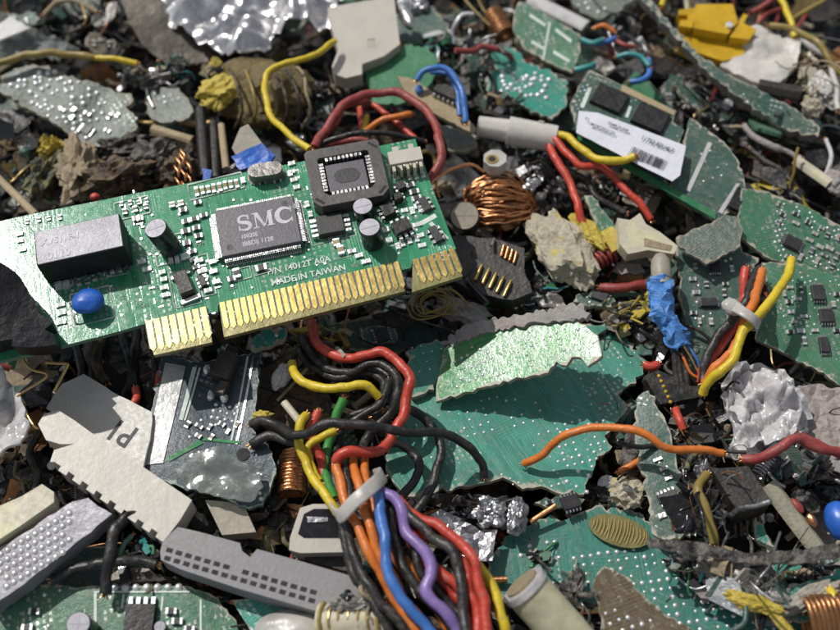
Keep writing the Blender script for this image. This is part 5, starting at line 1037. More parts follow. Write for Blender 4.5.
lump('tape_wad', 'yellow flake on the crushed clump at the lower right', 'tape', (752, 602, 50), (22, 7, 6), 'yellow_tape', -18, .4, 39)
stick('yellow rod poking out of the crushed clump at the lower right', (768, 606, 48), (792, 636, 44), 5, 'yellow_tape')
bc2 = thing('brass_coil', 'brown and brass coil in the bottom right corner', 'coil', at(826, 622, 30)); mb = MB(); tube(mb, coilpath(at(806, 622, 40), at(850, 616, 40), 19, 9, squash=.7), 3, 7); mb.build('winding', 'copper_dark', bc2)
lump('fluffy_rim', 'frayed pink tan board edge arching over the brass coil', 'board scrap', (818, 596, 44), (30, 8, 6), 'fluff', 20, .6, 40)
wire('short yellow wire standing in the bottom right corner', [(830, 588, 50), (836, 600, 54), (838, 618, 50)], 4, 'yellow_wire')
lump('crumpled_chunk', 'grey brown wad between the milky plastic lump and the slat', 'crumpled chunk', (790, 462, 32), (36, 16, 14), 'grey_mix', -6, .5, 41, True, 2)
sp = thing('metal_spring', 'small metal spring at the top of the tan slat', 'spring', at(762, 470, 40)); mb = MB(); tube(mb, coilpath(at(756, 476, 50), at(770, 458, 54), 5, 7), 1.1, 6); mb.build('coil', 'steel', sp)
lump('bead', 'small pink resistor bead beside the tan slat', 'bead', (797, 506, 40), (4, 8, 4), 'red_dull', 30, .1, 42, smooth=True); lump('bead', 'salmon resistor bead right of the tan slat, lower one', 'bead', (812, 520, 40), (4, 7, 4), 'copper', 30, .1, 43, smooth=True)
lump('foam_chunk', 'cream knobbly lump between the teal board and the standing sliver', 'foam', (628, 492, 22), (15, 13, 10), 'foam', 0, .5, 44)
# bottom edge
gt = thing('striped_part', 'gold and cream striped part at the bottom left of the cable bundle', 'component', at(348, 622, 40)); mb = MB(); tube(mb, wirepath([(318, 622, 50), (348, 624, 52), (384, 622, 50)]), 15, 14, 0); mb.build('body', 'cream', gt)
for i in range(7): x = 322+i*9.5; mb = MB(); tube(mb, [at(x, 622, 50)+Vector((1.5*math.sin(k), 15.6*math.cos(k*math.pi/9), 15.6*math.sin(k*math.pi/9))) for k in range(19)], 1.7, 6); mb.build('band', 'gold_wire' if i % 2 else 'olive_wire', gt)
lump('white_lump', 'smooth white lump at the bottom edge left of the striped part', 'plastic lump', (294, 632, 34), (30, 18, 14), 'nylon', 0, .15, 45, False, 1, True)
lump('crumpled_chunk', 'dark shiny crushed metal bits over the end of the ribbon connector', 'crumpled chunk', (356, 606, 62), (24, 7, 7), 'grey_mix', 6, .6, 46)
cd = thing('copper_coil', 'small dark copper coil left of the cable bundle', 'coil', at(293, 474, 20)); mb = MB(); tube(mb, coilpath(at(294, 452, 26), at(291, 494, 26), 11, 12), 1.9, 7); mb.build('winding', 'copper', cd); mb = MB(); tube(mb, [at(294, 452, 26), at(291, 494, 26)], 9, 10); mb.build('core', 'copper_dark', cd)
# plates under the bundle's start
shard('brown_plate', 'dark brown flat plate with a cross groove left of the cable bundle', 'plate', [(254, 372), (300, 352), (328, 392), (340, 420), (290, 440), (252, 420)], 12, .0, .1, 'rusty_mix', 6, .6, 72)
for k, (a_, b_) in enumerate((((256, 386, 20), (312, 404, 20)), ((292, 366, 21), (262, 410, 21)))): stick(('thin dark seam strip across the brown plate', 'second thin seam strip crossing the brown plate')[k], a_, b_, 1.2, 'hole')
lump('white_lump', 'small white plastic nub beside the yellow wire start', 'plastic lump', (282, 376, 42), (8, 14, 7), 'milky', -25, .3, 47); stick('cream sliver beside the green wire', (284, 402, 40), (300, 422, 44), 3.6, 'cream')
lump('tape_wad', 'tiny yellow tuft at the start of the long black wire', 'tape', (262, 416, 50), (8, 5, 4), 'yellow_tape', 0, .6, 48)
lump('crumpled_chunk', 'olive stained wad under the loose yellow wire', 'crumpled chunk', (316, 350, 26), (26, 22, 10), 'olive_mix', 0, .4, 49)

# ================================================================== mid-size pieces in the gaps
EX = [('b', 22, 22, 34, 16, 20, 'pcb_dark', 'dim board scrap lying behind the lilac plastic blade'), ('b', 100, 44, 30, 18, -25, 'pcb_brown', 'brown board scrap under the yellow wire end by the foil'), ('s', 106, 14, 30, 14, 40, 'grey_metal_dull', 'dull metal plate in the dark gap left of the foil'),
 ('s', 168, 84, 20, 26, 60, 'grey_mix', 'slanted grey flap above the small grey green board bit'), ('b', 182, 72, 18, 22, 10, 'pcb_grey', 'grey green upright board bit under the dull metal sheet'), ('s', 14, 120, 34, 22, -20, 'black_plastic', 'black plastic flap below the solder covered chunk'),
 ('s', 20, 196, 30, 14, 30, 'grey_metal_dull', 'dull metal flap at the left edge near the tan stick'), ('b', 54, 196, 36, 12, -10, 'pcb_brown', 'brown board scrap just above the left end of the card'), ('s', 150, 146, 44, 14, 14, 'charcoal', 'dark curled strip over the brown wads'),
 ('s', 112, 160, 34, 16, -12, 'beige_dirty', 'beige torn flap on the brown wads'), ('s', 84, 158, 16, 34, 8, 'fibre_tan', 'tan upright splinter among the brown wads'), ('s', 150, 178, 30, 14, 10, 'beige_dirty', 'beige torn flap right against the card edge'),
 ('b', 296, 140, 24, 14, -30, 'pcb_dark', 'dark board scrap between the yellow wire and the socket'), ('b', 318, 108, 30, 22, 20, 'pcb_dark', 'dark teal board scrap left of the red loop'), ('s', 316, 124, 34, 8, -12, 'steel', 'bright metal strip left of the red loop'),
 ('s', 448, 26, 34, 16, 30, 'grey_mix', 'grey metal flap at the top centre'), ('b', 470, 44, 34, 22, -35, 'pcb_grey', 'mottled board scrap above the dark wad at the top centre'), ('s', 458, 84, 26, 14, -30, 'charcoal', 'dark flap right of the blue wire arch'), ('s', 500, 112, 34, 14, -15, 'charcoal', 'dark flap between the teal triangle and the barrel connector'),
 ('s', 476, 100, 30, 12, 20, 'black_plastic', 'black strip above the barrel connector'), ('b', 620, 20, 30, 16, -20, 'pcb_dark', 'dim board scrap above the orange wire curl'), ('s', 604, 66, 26, 14, -30, 'grey_metal_dull', 'dull plate between the blue loops and the memory board'), ('b', 656, 100, 40, 16, -50, 'pcb_dark', 'dark board strip in the diagonal gap beside the memory board'),
 ('b', 700, 104, 60, 12, -42, 'pcb_dark', 'long dark strip deep in the diagonal gap'), ('s', 740, 136, 60, 12, -38, 'black_plastic', 'long black strap in the diagonal gap'), ('s', 770, 176, 40, 16, -30, 'grey_mix', 'grey flap under the strap at the right'), ('b', 786, 196, 40, 16, -25, 'pcb_brown', 'brown board scrap above the long green board'),
 ('s', 816, 160, 26, 22, 10, 'black_plastic', 'black flap at the right edge under the curved board'), ('s', 824, 12, 34, 18, 20, 'charcoal', 'dark flap in the top right corner'), ('b', 752, 104, 34, 10, -20, 'pcb_brown', 'brown strip under the black rod at the upper right'), ('s', 540, 152, 22, 16, 20, 'charcoal', 'dark flap under the barrel connector'),
 ('s', 560, 176, 18, 30, 10, 'black_plastic', 'black flap left of the left red wire'), ('b', 606, 186, 30, 16, 30, 'pcb_brown', 'brownish board scrap between the red wires'), ('s', 536, 212, 18, 34, -10, 'charcoal', 'dark upright flap right of the copper coil'), ('b', 640, 196, 44, 22, -35, 'pcb_brown', 'shaded olive board under the green lit strip'),
 ('s', 630, 268, 30, 12, 0, 'grey_torn', 'grey flap above the dull red stub'), ('b', 640, 310, 36, 16, 10, 'pcb_brown', 'board scrap with gold crumbs behind the teal corner'), ('b', 596, 300, 40, 12, -5, 'pcb_dark', 'dark board strip under the foam chunk'), ('s', 550, 300, 26, 16, -20, 'grey_metal_dull', 'dull plate right of the black edge socket'),
 ('s', 400, 318, 60, 18, 8, 'charcoal', 'dark flat plate in the shade of the gold fingers'), ('b', 380, 336, 36, 18, -5, 'pcb_dark', 'dark teal board bit right of the red wire start'), ('s', 116, 356, 54, 22, -40, 'charcoal', 'dark flap beneath the card near the hanging cables'), ('s', 60, 356, 34, 14, 20, 'black_plastic', 'black flap below the navy black block'),
 ('s', 30, 470, 44, 22, 30, 'black_plastic', 'black flap above the cream yellow block'), ('s', 100, 500, 50, 16, -38, 'charcoal', 'dark strip along the toothed edge'), ('b', 130, 574, 60, 14, -4, 'pcb_brown', 'brown board strip behind the scalloped green board'), ('s', 196, 520, 26, 16, -30, 'black_plastic', 'black flap left of the beige block'),
 ('s', 268, 512, 22, 34, 10, 'black_plastic', 'black flap between the slate blue board and the white framed plug'), ('s', 252, 540, 34, 12, -10, 'charcoal', 'dark flap under the beige block'), ('s', 450, 500, 50, 12, -4, 'charcoal', 'dark flap in the gap right of the bundle tie'), ('b', 560, 502, 44, 12, 5, 'pcb_dark', 'dark board strip in the gap above the dotted board'),
 ('s', 630, 448, 16, 40, -10, 'grey_mix', 'grey torn flap right beside the orange stub'), ('b', 618, 414, 22, 16, 30, 'pcb_brown', 'brown board scrap by the corner of the large teal board'), ('s', 690, 470, 22, 40, -20, 'grey_metal_dull', 'dull metal flap between the sliver and the yellow wire'), ('s', 676, 500, 18, 40, 5, 'black_shiny', 'glossy black flap on the standing sliver'),
 ('s', 700, 424, 30, 24, -40, 'charcoal', 'dark round cornered flap left of the milky lump'), ('s', 806, 500, 30, 16, -40, 'grey_mix', 'grey flap behind the resistor beads'), ('b', 724, 568, 44, 16, -30, 'pcb_brown', 'brown board scrap on the crushed clump'), ('s', 760, 572, 36, 14, -20, 'grey_metal_dull', 'dull metal flap on the crushed clump'),
 ('s', 700, 590, 30, 10, -50, 'pinkish', 'pinkish torn flap on the left of the crushed clump'), ('b', 816, 560, 44, 12, 4, 'pcb_dark', 'dark board strip under the end of the grey bar'), ('s', 560, 596, 20, 30, 40, 'charcoal', 'dark flap between the cream plug and the burnt board'), ('s', 836, 470, 24, 20, 10, 'charcoal', 'dark flap above the blue round part')]
for k, (kd, x, y, a_, b_, rot_, mt, lb_) in enumerate(EX):
    q = random.Random(k+500); n_ = q.randint(5, 7); pts = []
    for j in range(n_):
        t_ = 6.283*(j+q.uniform(-.25, .25))/n_; ex = a_*.56*(abs(math.cos(t_))**.6)*(1 if math.cos(t_) > 0 else -1)*q.uniform(.8, 1.1); ey = b_*.56*(abs(math.sin(t_))**.6)*(1 if math.sin(t_) > 0 else -1)*q.uniform(.8, 1.1)
        c_, s_ = math.cos(R(rot_)), math.sin(R(rot_)); pts.append((x+ex*c_+ey*s_, y-ex*s_+ey*c_))
    h_ = q.uniform(8, 26)
    if kd == 'b':
        rg = [(x-a_*.3, y-b_*.3), (x+a_*.3, y-b_*.3), (x+a_*.3, y+b_*.3), (x-a_*.3, y+b_*.3)]
        r_, F, w = board('board_scrap', lb_, 'board scrap', pts, h_, q.uniform(-.3, .3), q.uniform(-.1, .4), mt, 'fibre', seed=k+500, jag=1.3, warp=1.5, grid=5, solder=[(rg, 6.5, 1.2, .5)])
        populate(r_, F, w, rg, 3, k, 1 if a_ > 34 else 0)
    else: shard('torn_flap', lb_, 'torn flap', pts, h_, q.uniform(-.3, .3), q.uniform(-.1, .5), mt, q.uniform(1.5, 5), 1.2, k+500, crease=q.choice((1.5, 3, 5)), warp=3, grid=4)
# ================================================================== wires
wh = thing('wire_bundle', 'thick bundle of coloured wires held by a white tie, curving to the bottom edge', 'wire bundle', at(360, 500, 60))
def W(lb, r, mat, *pts, **k): return wire(lb, list(pts), r, mat, wh, **k)
W('red wire', 5.0, 'red_wire', (309, 322, 50), (314, 338, 58), (326, 351, 66), (349, 356, 72), (368, 352, 78), (386, 351, 82), (402, 363, 84), (409, 384, 82), (406, 408, 76), (395, 434, 74), (382, 448, 76), (368, 452, 80), (352, 448, 84), (340, 455, 82), (337, 466, 74))
W('black wire', 4.6, 'black_rubber', (303, 338, 46), (312, 354, 52), (330, 368, 58), (352, 370, 64), (373, 363, 72), (392, 372, 74), (399, 392, 70), (392, 410, 64), (378, 424, 60), (364, 440, 56), (360, 470, 64), (352, 498, 76))
W('black wire', 4.4, 'black_rubber', (297, 349, 40), (308, 362, 46), (326, 374, 52), (346, 376, 58), (370, 372, 62), (384, 384, 62), (380, 402, 56), (366, 412, 50), (348, 420, 46), (336, 440, 50), (334, 470, 60), (340, 500, 70))
W('black wire', 4.0, 'black_rubber', (318, 340, 40), (340, 352, 44), (366, 362, 48), (388, 376, 50), (390, 396, 46), (372, 418, 40))
W('yellow wire', 4.6, 'yellow_wire', (292, 362, 60), (298, 378, 66), (310, 386, 72), (328, 389, 76), (348, 389, 80), (364, 385, 82), (380, 397, 74))
W('grey black wire', 3.6, 'black_rubber', (388, 380, 66), (386, 394, 70), (378, 406, 70), (364, 413, 68), (352, 422, 66), (336, 430, 60))
W('green wire', 4.8, 'green_wire', (343, 400, 74), (338, 414, 70), (333, 428, 64), (328, 452, 56), (327, 476, 60), (334, 500, 72))
W('yellow wire', 4.4, 'yellow_wire', (305, 415, 76), (299, 422, 78), (299, 436, 74), (303, 454, 70), (312, 476, 70), (328, 500, 76), (338, 512, 76))
W('yellow wire', 3.8, 'yellow_wire', (336, 430, 74), (322, 437, 74), (308, 446, 68), (312, 462, 64), (320, 480, 66))
W('red wire', 4.6, 'red_wire', (319, 412, 70), (312, 428, 66), (313, 446, 62), (322, 462, 58), (324, 490, 60))
W('orange wire', 4.4, 'orange_wire', (337, 464, 82), (340, 480, 82), (344, 498, 84), (350, 512, 86), (357, 524, 88), (366, 545, 88), (378, 568, 84), (392, 592, 78), (410, 620, 72), (424, 644, 68))
W('orange wire', 4.4, 'orange_wire', (355, 452, 72), (356, 470, 80), (360, 490, 88), (366, 512, 92), (372, 534, 92), (384, 562, 86), (400, 590, 78), (424, 622, 72), (440, 646, 68))
W('orange wire', 3.8, 'orange_wire', (364, 455, 70), (365, 474, 78), (370, 496, 84), (376, 518, 84), (390, 550, 76), (410, 578, 72), (436, 604, 70), (456, 640, 66))
W('black wire', 4.6, 'black_rubber', (346, 458, 66), (347, 480, 76), (349, 504, 82), (351, 526, 80), (354, 552, 78), (366, 580, 76), (386, 606, 74), (408, 636, 70))
W('black wire', 4.4, 'black_rubber', (334, 484, 62), (340, 512, 70), (344, 540, 70), (350, 566, 68), (366, 594, 66), (384, 620, 64), (394, 644, 62))
W('blue wire', 5.0, 'blue_wire', (374, 490, 90), (379, 504, 96), (382, 526, 98), (384, 550, 96), (390, 576, 92), (404, 602, 88), (426, 626, 82), (440, 646, 78))
W('purple wire', 5.2, 'purple_wire', (383, 493, 88), (394, 500, 92), (402, 514, 94), (408, 528, 92), (420, 544, 94), (430, 560, 94), (430, 576, 92), (428, 590, 90), (438, 608, 88), (454, 628, 84), (466, 646, 80))
W('black wire', 4.6, 'black_rubber', (378, 492, 78), (390, 512, 84), (394, 536, 84), (404, 562, 82), (420, 590, 80), (440, 614, 78), (460, 644, 74))
W('black wire', 4.4, 'black_rubber', (386, 500, 74), (400, 524, 78), (412, 548, 80), (420, 572, 78), (442, 596, 76), (462, 618, 74), (474, 644, 70))
W('black wire', 5.0, 'black_rubber', (386, 492, 84), (408, 516, 90), (426, 530, 94), (446, 546, 96), (457, 568, 96), (462, 592, 94), (465, 620, 90), (466, 646, 88))
W('red wire', 4.6, 'red_wire', (396, 502, 78), (404, 520, 82), (412, 540, 84), (424, 556, 84), (444, 574, 84), (458, 590, 82), (470, 620, 80), (472, 646, 78))
W('red wire', 4.8, 'red_wire', (398, 498, 82), (418, 518, 90), (440, 528, 94), (460, 542, 96), (474, 562, 96), (480, 588, 94), (486, 612, 92), (488, 646, 88))
W('red wire', 4.8, 'red_wire', (400, 506, 78), (424, 530, 84), (448, 546, 88), (465, 566, 90), (470, 590, 88), (477, 612, 86), (478, 646, 84))
W('red wire', 4.4, 'red_wire', (410, 540, 76), (428, 566, 78), (448, 588, 78), (464, 606, 76))
W('yellow wire', 4.6, 'yellow_wire', (470, 560, 76), (481, 572, 80), (490, 582, 82), (498, 598, 82), (502, 616, 80), (508, 646, 76))
W('orange wire', 4.2, 'orange_wire', (404, 560, 70), (420, 584, 72), (438, 602, 72), (452, 624, 72), (458, 646, 70))
mb = MB(); tp_ = wirepath([(332, 508, 74), (340, 516, 92), (354, 502, 106), (368, 490, 108), (379, 480, 98), (382, 474, 82), (368, 480, 56), (344, 496, 52), (332, 508, 74)])
band(mb, tp_, (at(352, 520, 100)-at(340, 496, 100)).normalized(), 6.0, 1.5); mb.build('cable_tie', 'nylon', wh, 'white nylon tie')
def FW(lb, r, mat, *pts, **k): return wire(lb, list(pts), r, mat, **k)
FW('long loose black wire arching over the bundle onto the large teal board', 4.4, 'black_rubber', (252, 427, 54), (264, 420, 62), (276, 424, 70), (288, 434, 82), (304, 434, 92), (320, 426, 100), (340, 423, 104), (366, 427, 104), (392, 431, 96), (412, 432, 86), (438, 433, 72), (458, 440, 58), (472, 450, 46), (481, 464, 34), (484, 476, 26))
FW('black cable ending in the slate blue board beside the tiny yellow tuft', 5, 'black_rubber', (252, 444, 52), (270, 438, 56), (290, 442, 60), (318, 452, 52), (330, 462, 46))
FW('black cable loop lying on the left part of the large teal board, outer loop', 4.8, 'black_rubber', (385, 410, 52), (404, 408, 44), (424, 416, 38), (438, 434, 34), (440, 460, 34), (430, 490, 34), (414, 512, 36))
FW('black cable loop lying on the left part of the large teal board, inner loop', 4.6, 'black_rubber', (384, 446, 46), (402, 448, 38), (414, 458, 36), (418, 472, 36), (406, 490, 36), (392, 500, 40))
FW('orange wire with a frayed tip resting on the large teal board', 3.9, 'orange_wire', (524, 463, 30), (536, 456, 40), (556, 442, 54), (582, 431, 66), (606, 427, 74), (630, 429, 78), (650, 437, 78), (668, 448, 74), (686, 450, 72), (706, 449, 72), (723, 453, 68))
FW('short orange wire stub left of the standing board sliver', 3.6, 'orange_wire', (620, 472, 26), (630, 467, 30), (642, 460, 30))
FW('dull red wire passing below the milky plastic lump', 4.8, 'red_dull', (744, 460, 60), (760, 458, 70), (778, 450, 78), (792, 440, 82), (804, 440, 80), (820, 449, 74), (850, 453, 68))
FW('pale dull red strand hugging the red wire at the right edge', 3.4, 'red_dull', (800, 434, 62), (820, 446, 62), (850, 460, 60))
rh = thing('wire_bundle', 'small bundle of orange, yellow, red and black wires with a white tie at the right', 'wire bundle', at(735, 320, 60))
def V(lb, r, mat, *p): return wire(lb, list(p), r, mat, rh)
V('yellow wire', 4.9, 'yellow_wire', (791, 260, 66), (787, 276, 74), (778, 292, 80), (764, 306, 84), (752, 320, 84), (742, 332, 80), (738, 346, 76), (734, 358, 72), (722, 370, 66), (708, 382, 56), (703, 392, 46))
V('orange wire', 5.0, 'orange_wire', (762, 272, 62), (757, 288, 72), (752, 304, 78), (744, 322, 78), (735, 342, 74), (728, 358, 68), (714, 372, 58), (703, 384, 48))
V('black wire', 4.6, 'black_rubber', (760, 268, 58), (753, 284, 66), (747, 300, 70), (734, 318, 66), (718, 334, 62), (708, 352, 56), (703, 380, 46))
V('red wire', 5.0, 'red_wire', (747, 268, 64), (745, 280, 62), (744, 296, 56), (734, 322, 54), (722, 342, 52), (706, 366, 44), (700, 384, 38))
mb = MB(); band(mb, wirepath([(728, 304, 74), (738, 309, 92), (752, 318, 94), (758, 326, 78), (742, 322, 52), (728, 308, 56), (728, 302, 74)]), (at(745, 300, 80)-at(735, 322, 80)).normalized(), 5.0, 1.5); lumpmesh(mb, at(732, 307, 84), (10, 8, 6), R(-35), .12, 3, 3); mb.build('cable_tie', 'nylon', rh, 'white nylon tie')
FW('yellow wire looping from the white pronged plug down to the card', 3.9, 'yellow_wire', (334, 42, 74), (320, 52, 78), (300, 61, 80), (280, 65, 82), (266, 76, 82), (264, 92, 82), (270, 112, 84), (286, 132, 90), (309, 149, 96))
FW('big red wire loop above the right end of the card', 5.0, 'red_dull', (314, 148, 92), (326, 128, 88), (342, 108, 86), (360, 97, 86), (380, 92, 86), (402, 94, 86), (422, 106, 88), (436, 126, 90), (441, 148, 92), (438, 166, 90), (431, 180, 84))
FW('second red wire hugging the left side of the big loop', 4.4, 'red_dull', (320, 140, 82), (334, 122, 80), (348, 106, 76), (366, 100, 72))
FW('orange wire short piece inside the big red loop', 3.8, 'orange_wire', (366, 128, 62), (380, 120, 70), (396, 117, 72), (412, 114, 70)); FW('short pinkish red wire under the orange piece inside the loop', 3.6, 'red_wire', (374, 104, 60), (388, 114, 60), (398, 124, 62), (416, 138, 62))
FW('red wire standing beside the yellow stub inside the loop', 3.6, 'red_wire', (360, 108, 56), (362, 120, 58), (360, 132, 60)); FW('short yellow stub inside the big red loop', 3.2, 'yellow_wire', (367, 118, 62), (364, 130, 62)); FW('flat pink wire just behind the chip socket', 4, 'red_dull', (330, 144, 84), (348, 140, 88), (368, 142, 88))
FW('thin black wire arc behind the chip socket', 3.0, 'black_rubber', (318, 146, 86), (340, 136, 92), (368, 132, 94), (396, 135, 90), (424, 142, 80))
FW('bright blue wire bent into an arch over the tan strip', 3.6, 'blue_wire', (417, 80, 82), (424, 71, 88), (438, 67, 90), (450, 71, 90), (458, 84, 86), (463, 104, 82), (466, 122, 74)); FW('second blue wire tucked inside the arch', 3.0, 'blue_wire', (430, 72, 78), (446, 74, 80), (456, 90, 76), (460, 116, 70))
FW('brown and yellow wire across the top left corner', 4.6, 'olive_wire', (-10, 62, 58), (14, 58, 60), (40, 53, 62), (66, 53, 60), (96, 57, 58)); FW('bright yellow wire end pointing at the foil', 3.6, 'yellow_wire', (92, 57, 56), (112, 59, 58), (138, 63, 56))
FW('tan wire bent at the very top left', 3.2, 'fibre_tan', (44, 14, 40), (56, 2, 46), (80, 3, 46), (98, 12, 40), cat='wire'); FW('thin gold wire hanging near the top left', 1.6, 'gold_wire', (82, 4, 52), (86, 18, 56), (84, 24, 50), core=False)
FW('olive yellow wire crossing the top right corner', 4, 'yellow_wire', (778, -8, 60), (788, 14, 62), (794, 36, 58)); FW('yellow wire arc running to the right edge at the top', 4, 'olive_wire', (770, 27, 56), (796, 30, 62), (818, 44, 62), (832, 64, 58), (846, 78, 54)); FW('yellow wire end at the top beside the curved board', 3.6, 'yellow_wire', (664, -6, 60), (660, 6, 62)); FW('mustard wire in the top right corner above the white crumbs', 3, 'olive_wire', (790, 20, 50), (812, 8, 52), (830, -6, 50)); FW('white twisted wire near the right edge at the top', 4, 'nylon', (800, 40, 54), (824, 56, 56), (836, 84, 54), (838, 110, 52))
FW('teal wire end right of the narrow board with printed bars', 3.6, 'teal_wire', (580, 38, 46), (592, 42, 48), (604, 40, 46)); FW('orange wire curl next to the teal wire end', 3.4, 'orange_wire', (596, 28, 44), (604, 26, 48), (614, 32, 46)); FW('dark blue wire curl next to the teal wire end', 3.6, 'blue_wire', (594, 44, 40), (606, 42, 42), (616, 38, 42))
FW('teal wire loop above the memory board', 3.2, 'teal_wire', (616, 56, 46), (628, 54, 50), (640, 57, 50), (649, 66, 48)); FW('blue wire loop above the memory board', 3.6, 'blue_wire', (648, 60, 44), (650, 72, 46), (642, 80, 46), (630, 82, 42)); FW('salmon wire bit above the memory board', 3.0, 'red_dull', (616, 40, 40), (626, 46, 42), (634, 48, 40)); FW('teal stub touching the memory board corner', 4, 'teal_wire', (576, 70, 42), (586, 68, 46), (594, 66, 44))
FW('grey strap running down right of the long curved board', 4, 'grey_torn', (744, 126, 26), (756, 138, 30), (772, 148, 32), (786, 152, 30), (800, 158, 30), cat='strap', name='strap', jit=.5); FW('thin grey cable under the curved board edge', 3, 'grey_mix', (750, 148, 24), (764, 160, 28), (782, 172, 28), (794, 184, 24))
FW('dull brown cord vertical under the card, left of the P1 skirt', 5, 'rusty_mix', (96, 340, 44), (92, 356, 40), (98, 372, 36), (108, 384, 30)); FW('orange red wire end under the card', 4.2, 'red_wire', (136, 388, 40), (134, 398, 44), (130, 408, 44)); FW('red wire stub touching the silver strip of the slate board', 4, 'red_wire', (160, 372, 36), (158, 388, 40), (160, 398, 36)); FW('red wire stubs below the black clip at the right', 4.4, 'red_wire', (676, 408, 36), (680, 418, 42), (682, 428, 40)); FW('red wire nub beside the teal board corner', 4.6, 'red_wire', (645, 364, 34), (652, 365, 36), (658, 362, 36))
FW('dark red wires crossing at the top right', 3.6, 'red_dull', (752, 14, 40), (766, 4, 44), (778, -6, 44)); FW('pink red wire at the top between yellow wires', 3.4, 'red_dull', (756, 24, 36), (770, 12, 38), (786, 8, 36))
FW('thick grey black cable below the P1 connector, vertical one', 5.6, 'black_rubber', (126, 516, 50), (116, 532, 52), (110, 550, 50), (107, 572, 46), (106, 592, 40)); FW('flat black cable crossing to the left under the P1 connector', 5.0, 'black_rubber', (52, 580, 36), (76, 570, 42), (104, 562, 44), (130, 560, 44), (158, 564, 42)); FW('pale green thin cable beside the vertical black one', 2.6, 'fibre_green', (132, 536, 44), (122, 546, 46), (116, 562, 46)); FW('dark thin wire from the P1 connector corner to the left edge', 4, 'black_rubber', (40, 430, 34), (30, 450, 30), (38, 470, 30), (36, 490, 28))
for k, (x, d_) in enumerate(((84, 4), (104, -4), (120, 6), (138, -2), (150, 3), (72, 6))):
    FW(('first', 'second', 'third', 'fourth', 'fifth', 'leftmost')[k]+' dark cable hanging in the shade under the card'+('' if k < 5 else ' edge'), 5.2, 'black_rubber', (x, 330, 20), (x+d_, 352, 26), (x+d_*2, 376, 22), (x+d_, 400, 8), (x+d_, 430, -10))
lump('white_crumb', 'white rough plug scrap near the right edge at the top', 'plastic scrap', (822, 88, 44), (13, 24, 10), 'nylon', 10, .5, 50); lump('white_crumb', 'white crumb at the right edge below the white plug scrap', 'plastic scrap', (812, 106, 40), (10, 12, 8), 'foam', 10, .5, 51)
lump('crumpled_chunk', 'grey brown rock like part below the rumpled white plastic chunk', 'crumpled chunk', (808, 76, 34), (22, 26, 14), 'beige_dirty', 10, .5, 52); stick('black rod below the rumpled white plastic chunk', (758, 86, 44), (800, 94, 44), 9, 'charcoal', .9); lump('plastic_scrap', 'grey white piece at the right edge below the board edge', 'plastic scrap', (836, 182, 34), (12, 14, 8), 'grey_torn', 0, .4, 53)
FW('thin pale cable at the right edge near the dark gap', 2.6, 'milky', (826, 140, 30), (832, 156, 32), (826, 176, 30)); bcx = thing('copper_coil', 'rusty brown coil at the top left of the narrow printed board', 'coil', at(498, 26, 20)); mb = MB(); tube(mb, coilpath(at(492, 14, 30), at(506, 36, 30), 12, 8), 2, 7); mb.build('winding', 'copper_dark', bcx)
FW('thin olive wire line at the top left of the rusty coil', 1.5, 'olive_wire', (462, -4, 34), (476, 12, 36), (490, 26, 34), core=False); FW('second thin olive line beside the rusty coil', 1.3, 'olive_wire', (476, -4, 34), (484, 10, 36), (496, 20, 34), core=False)
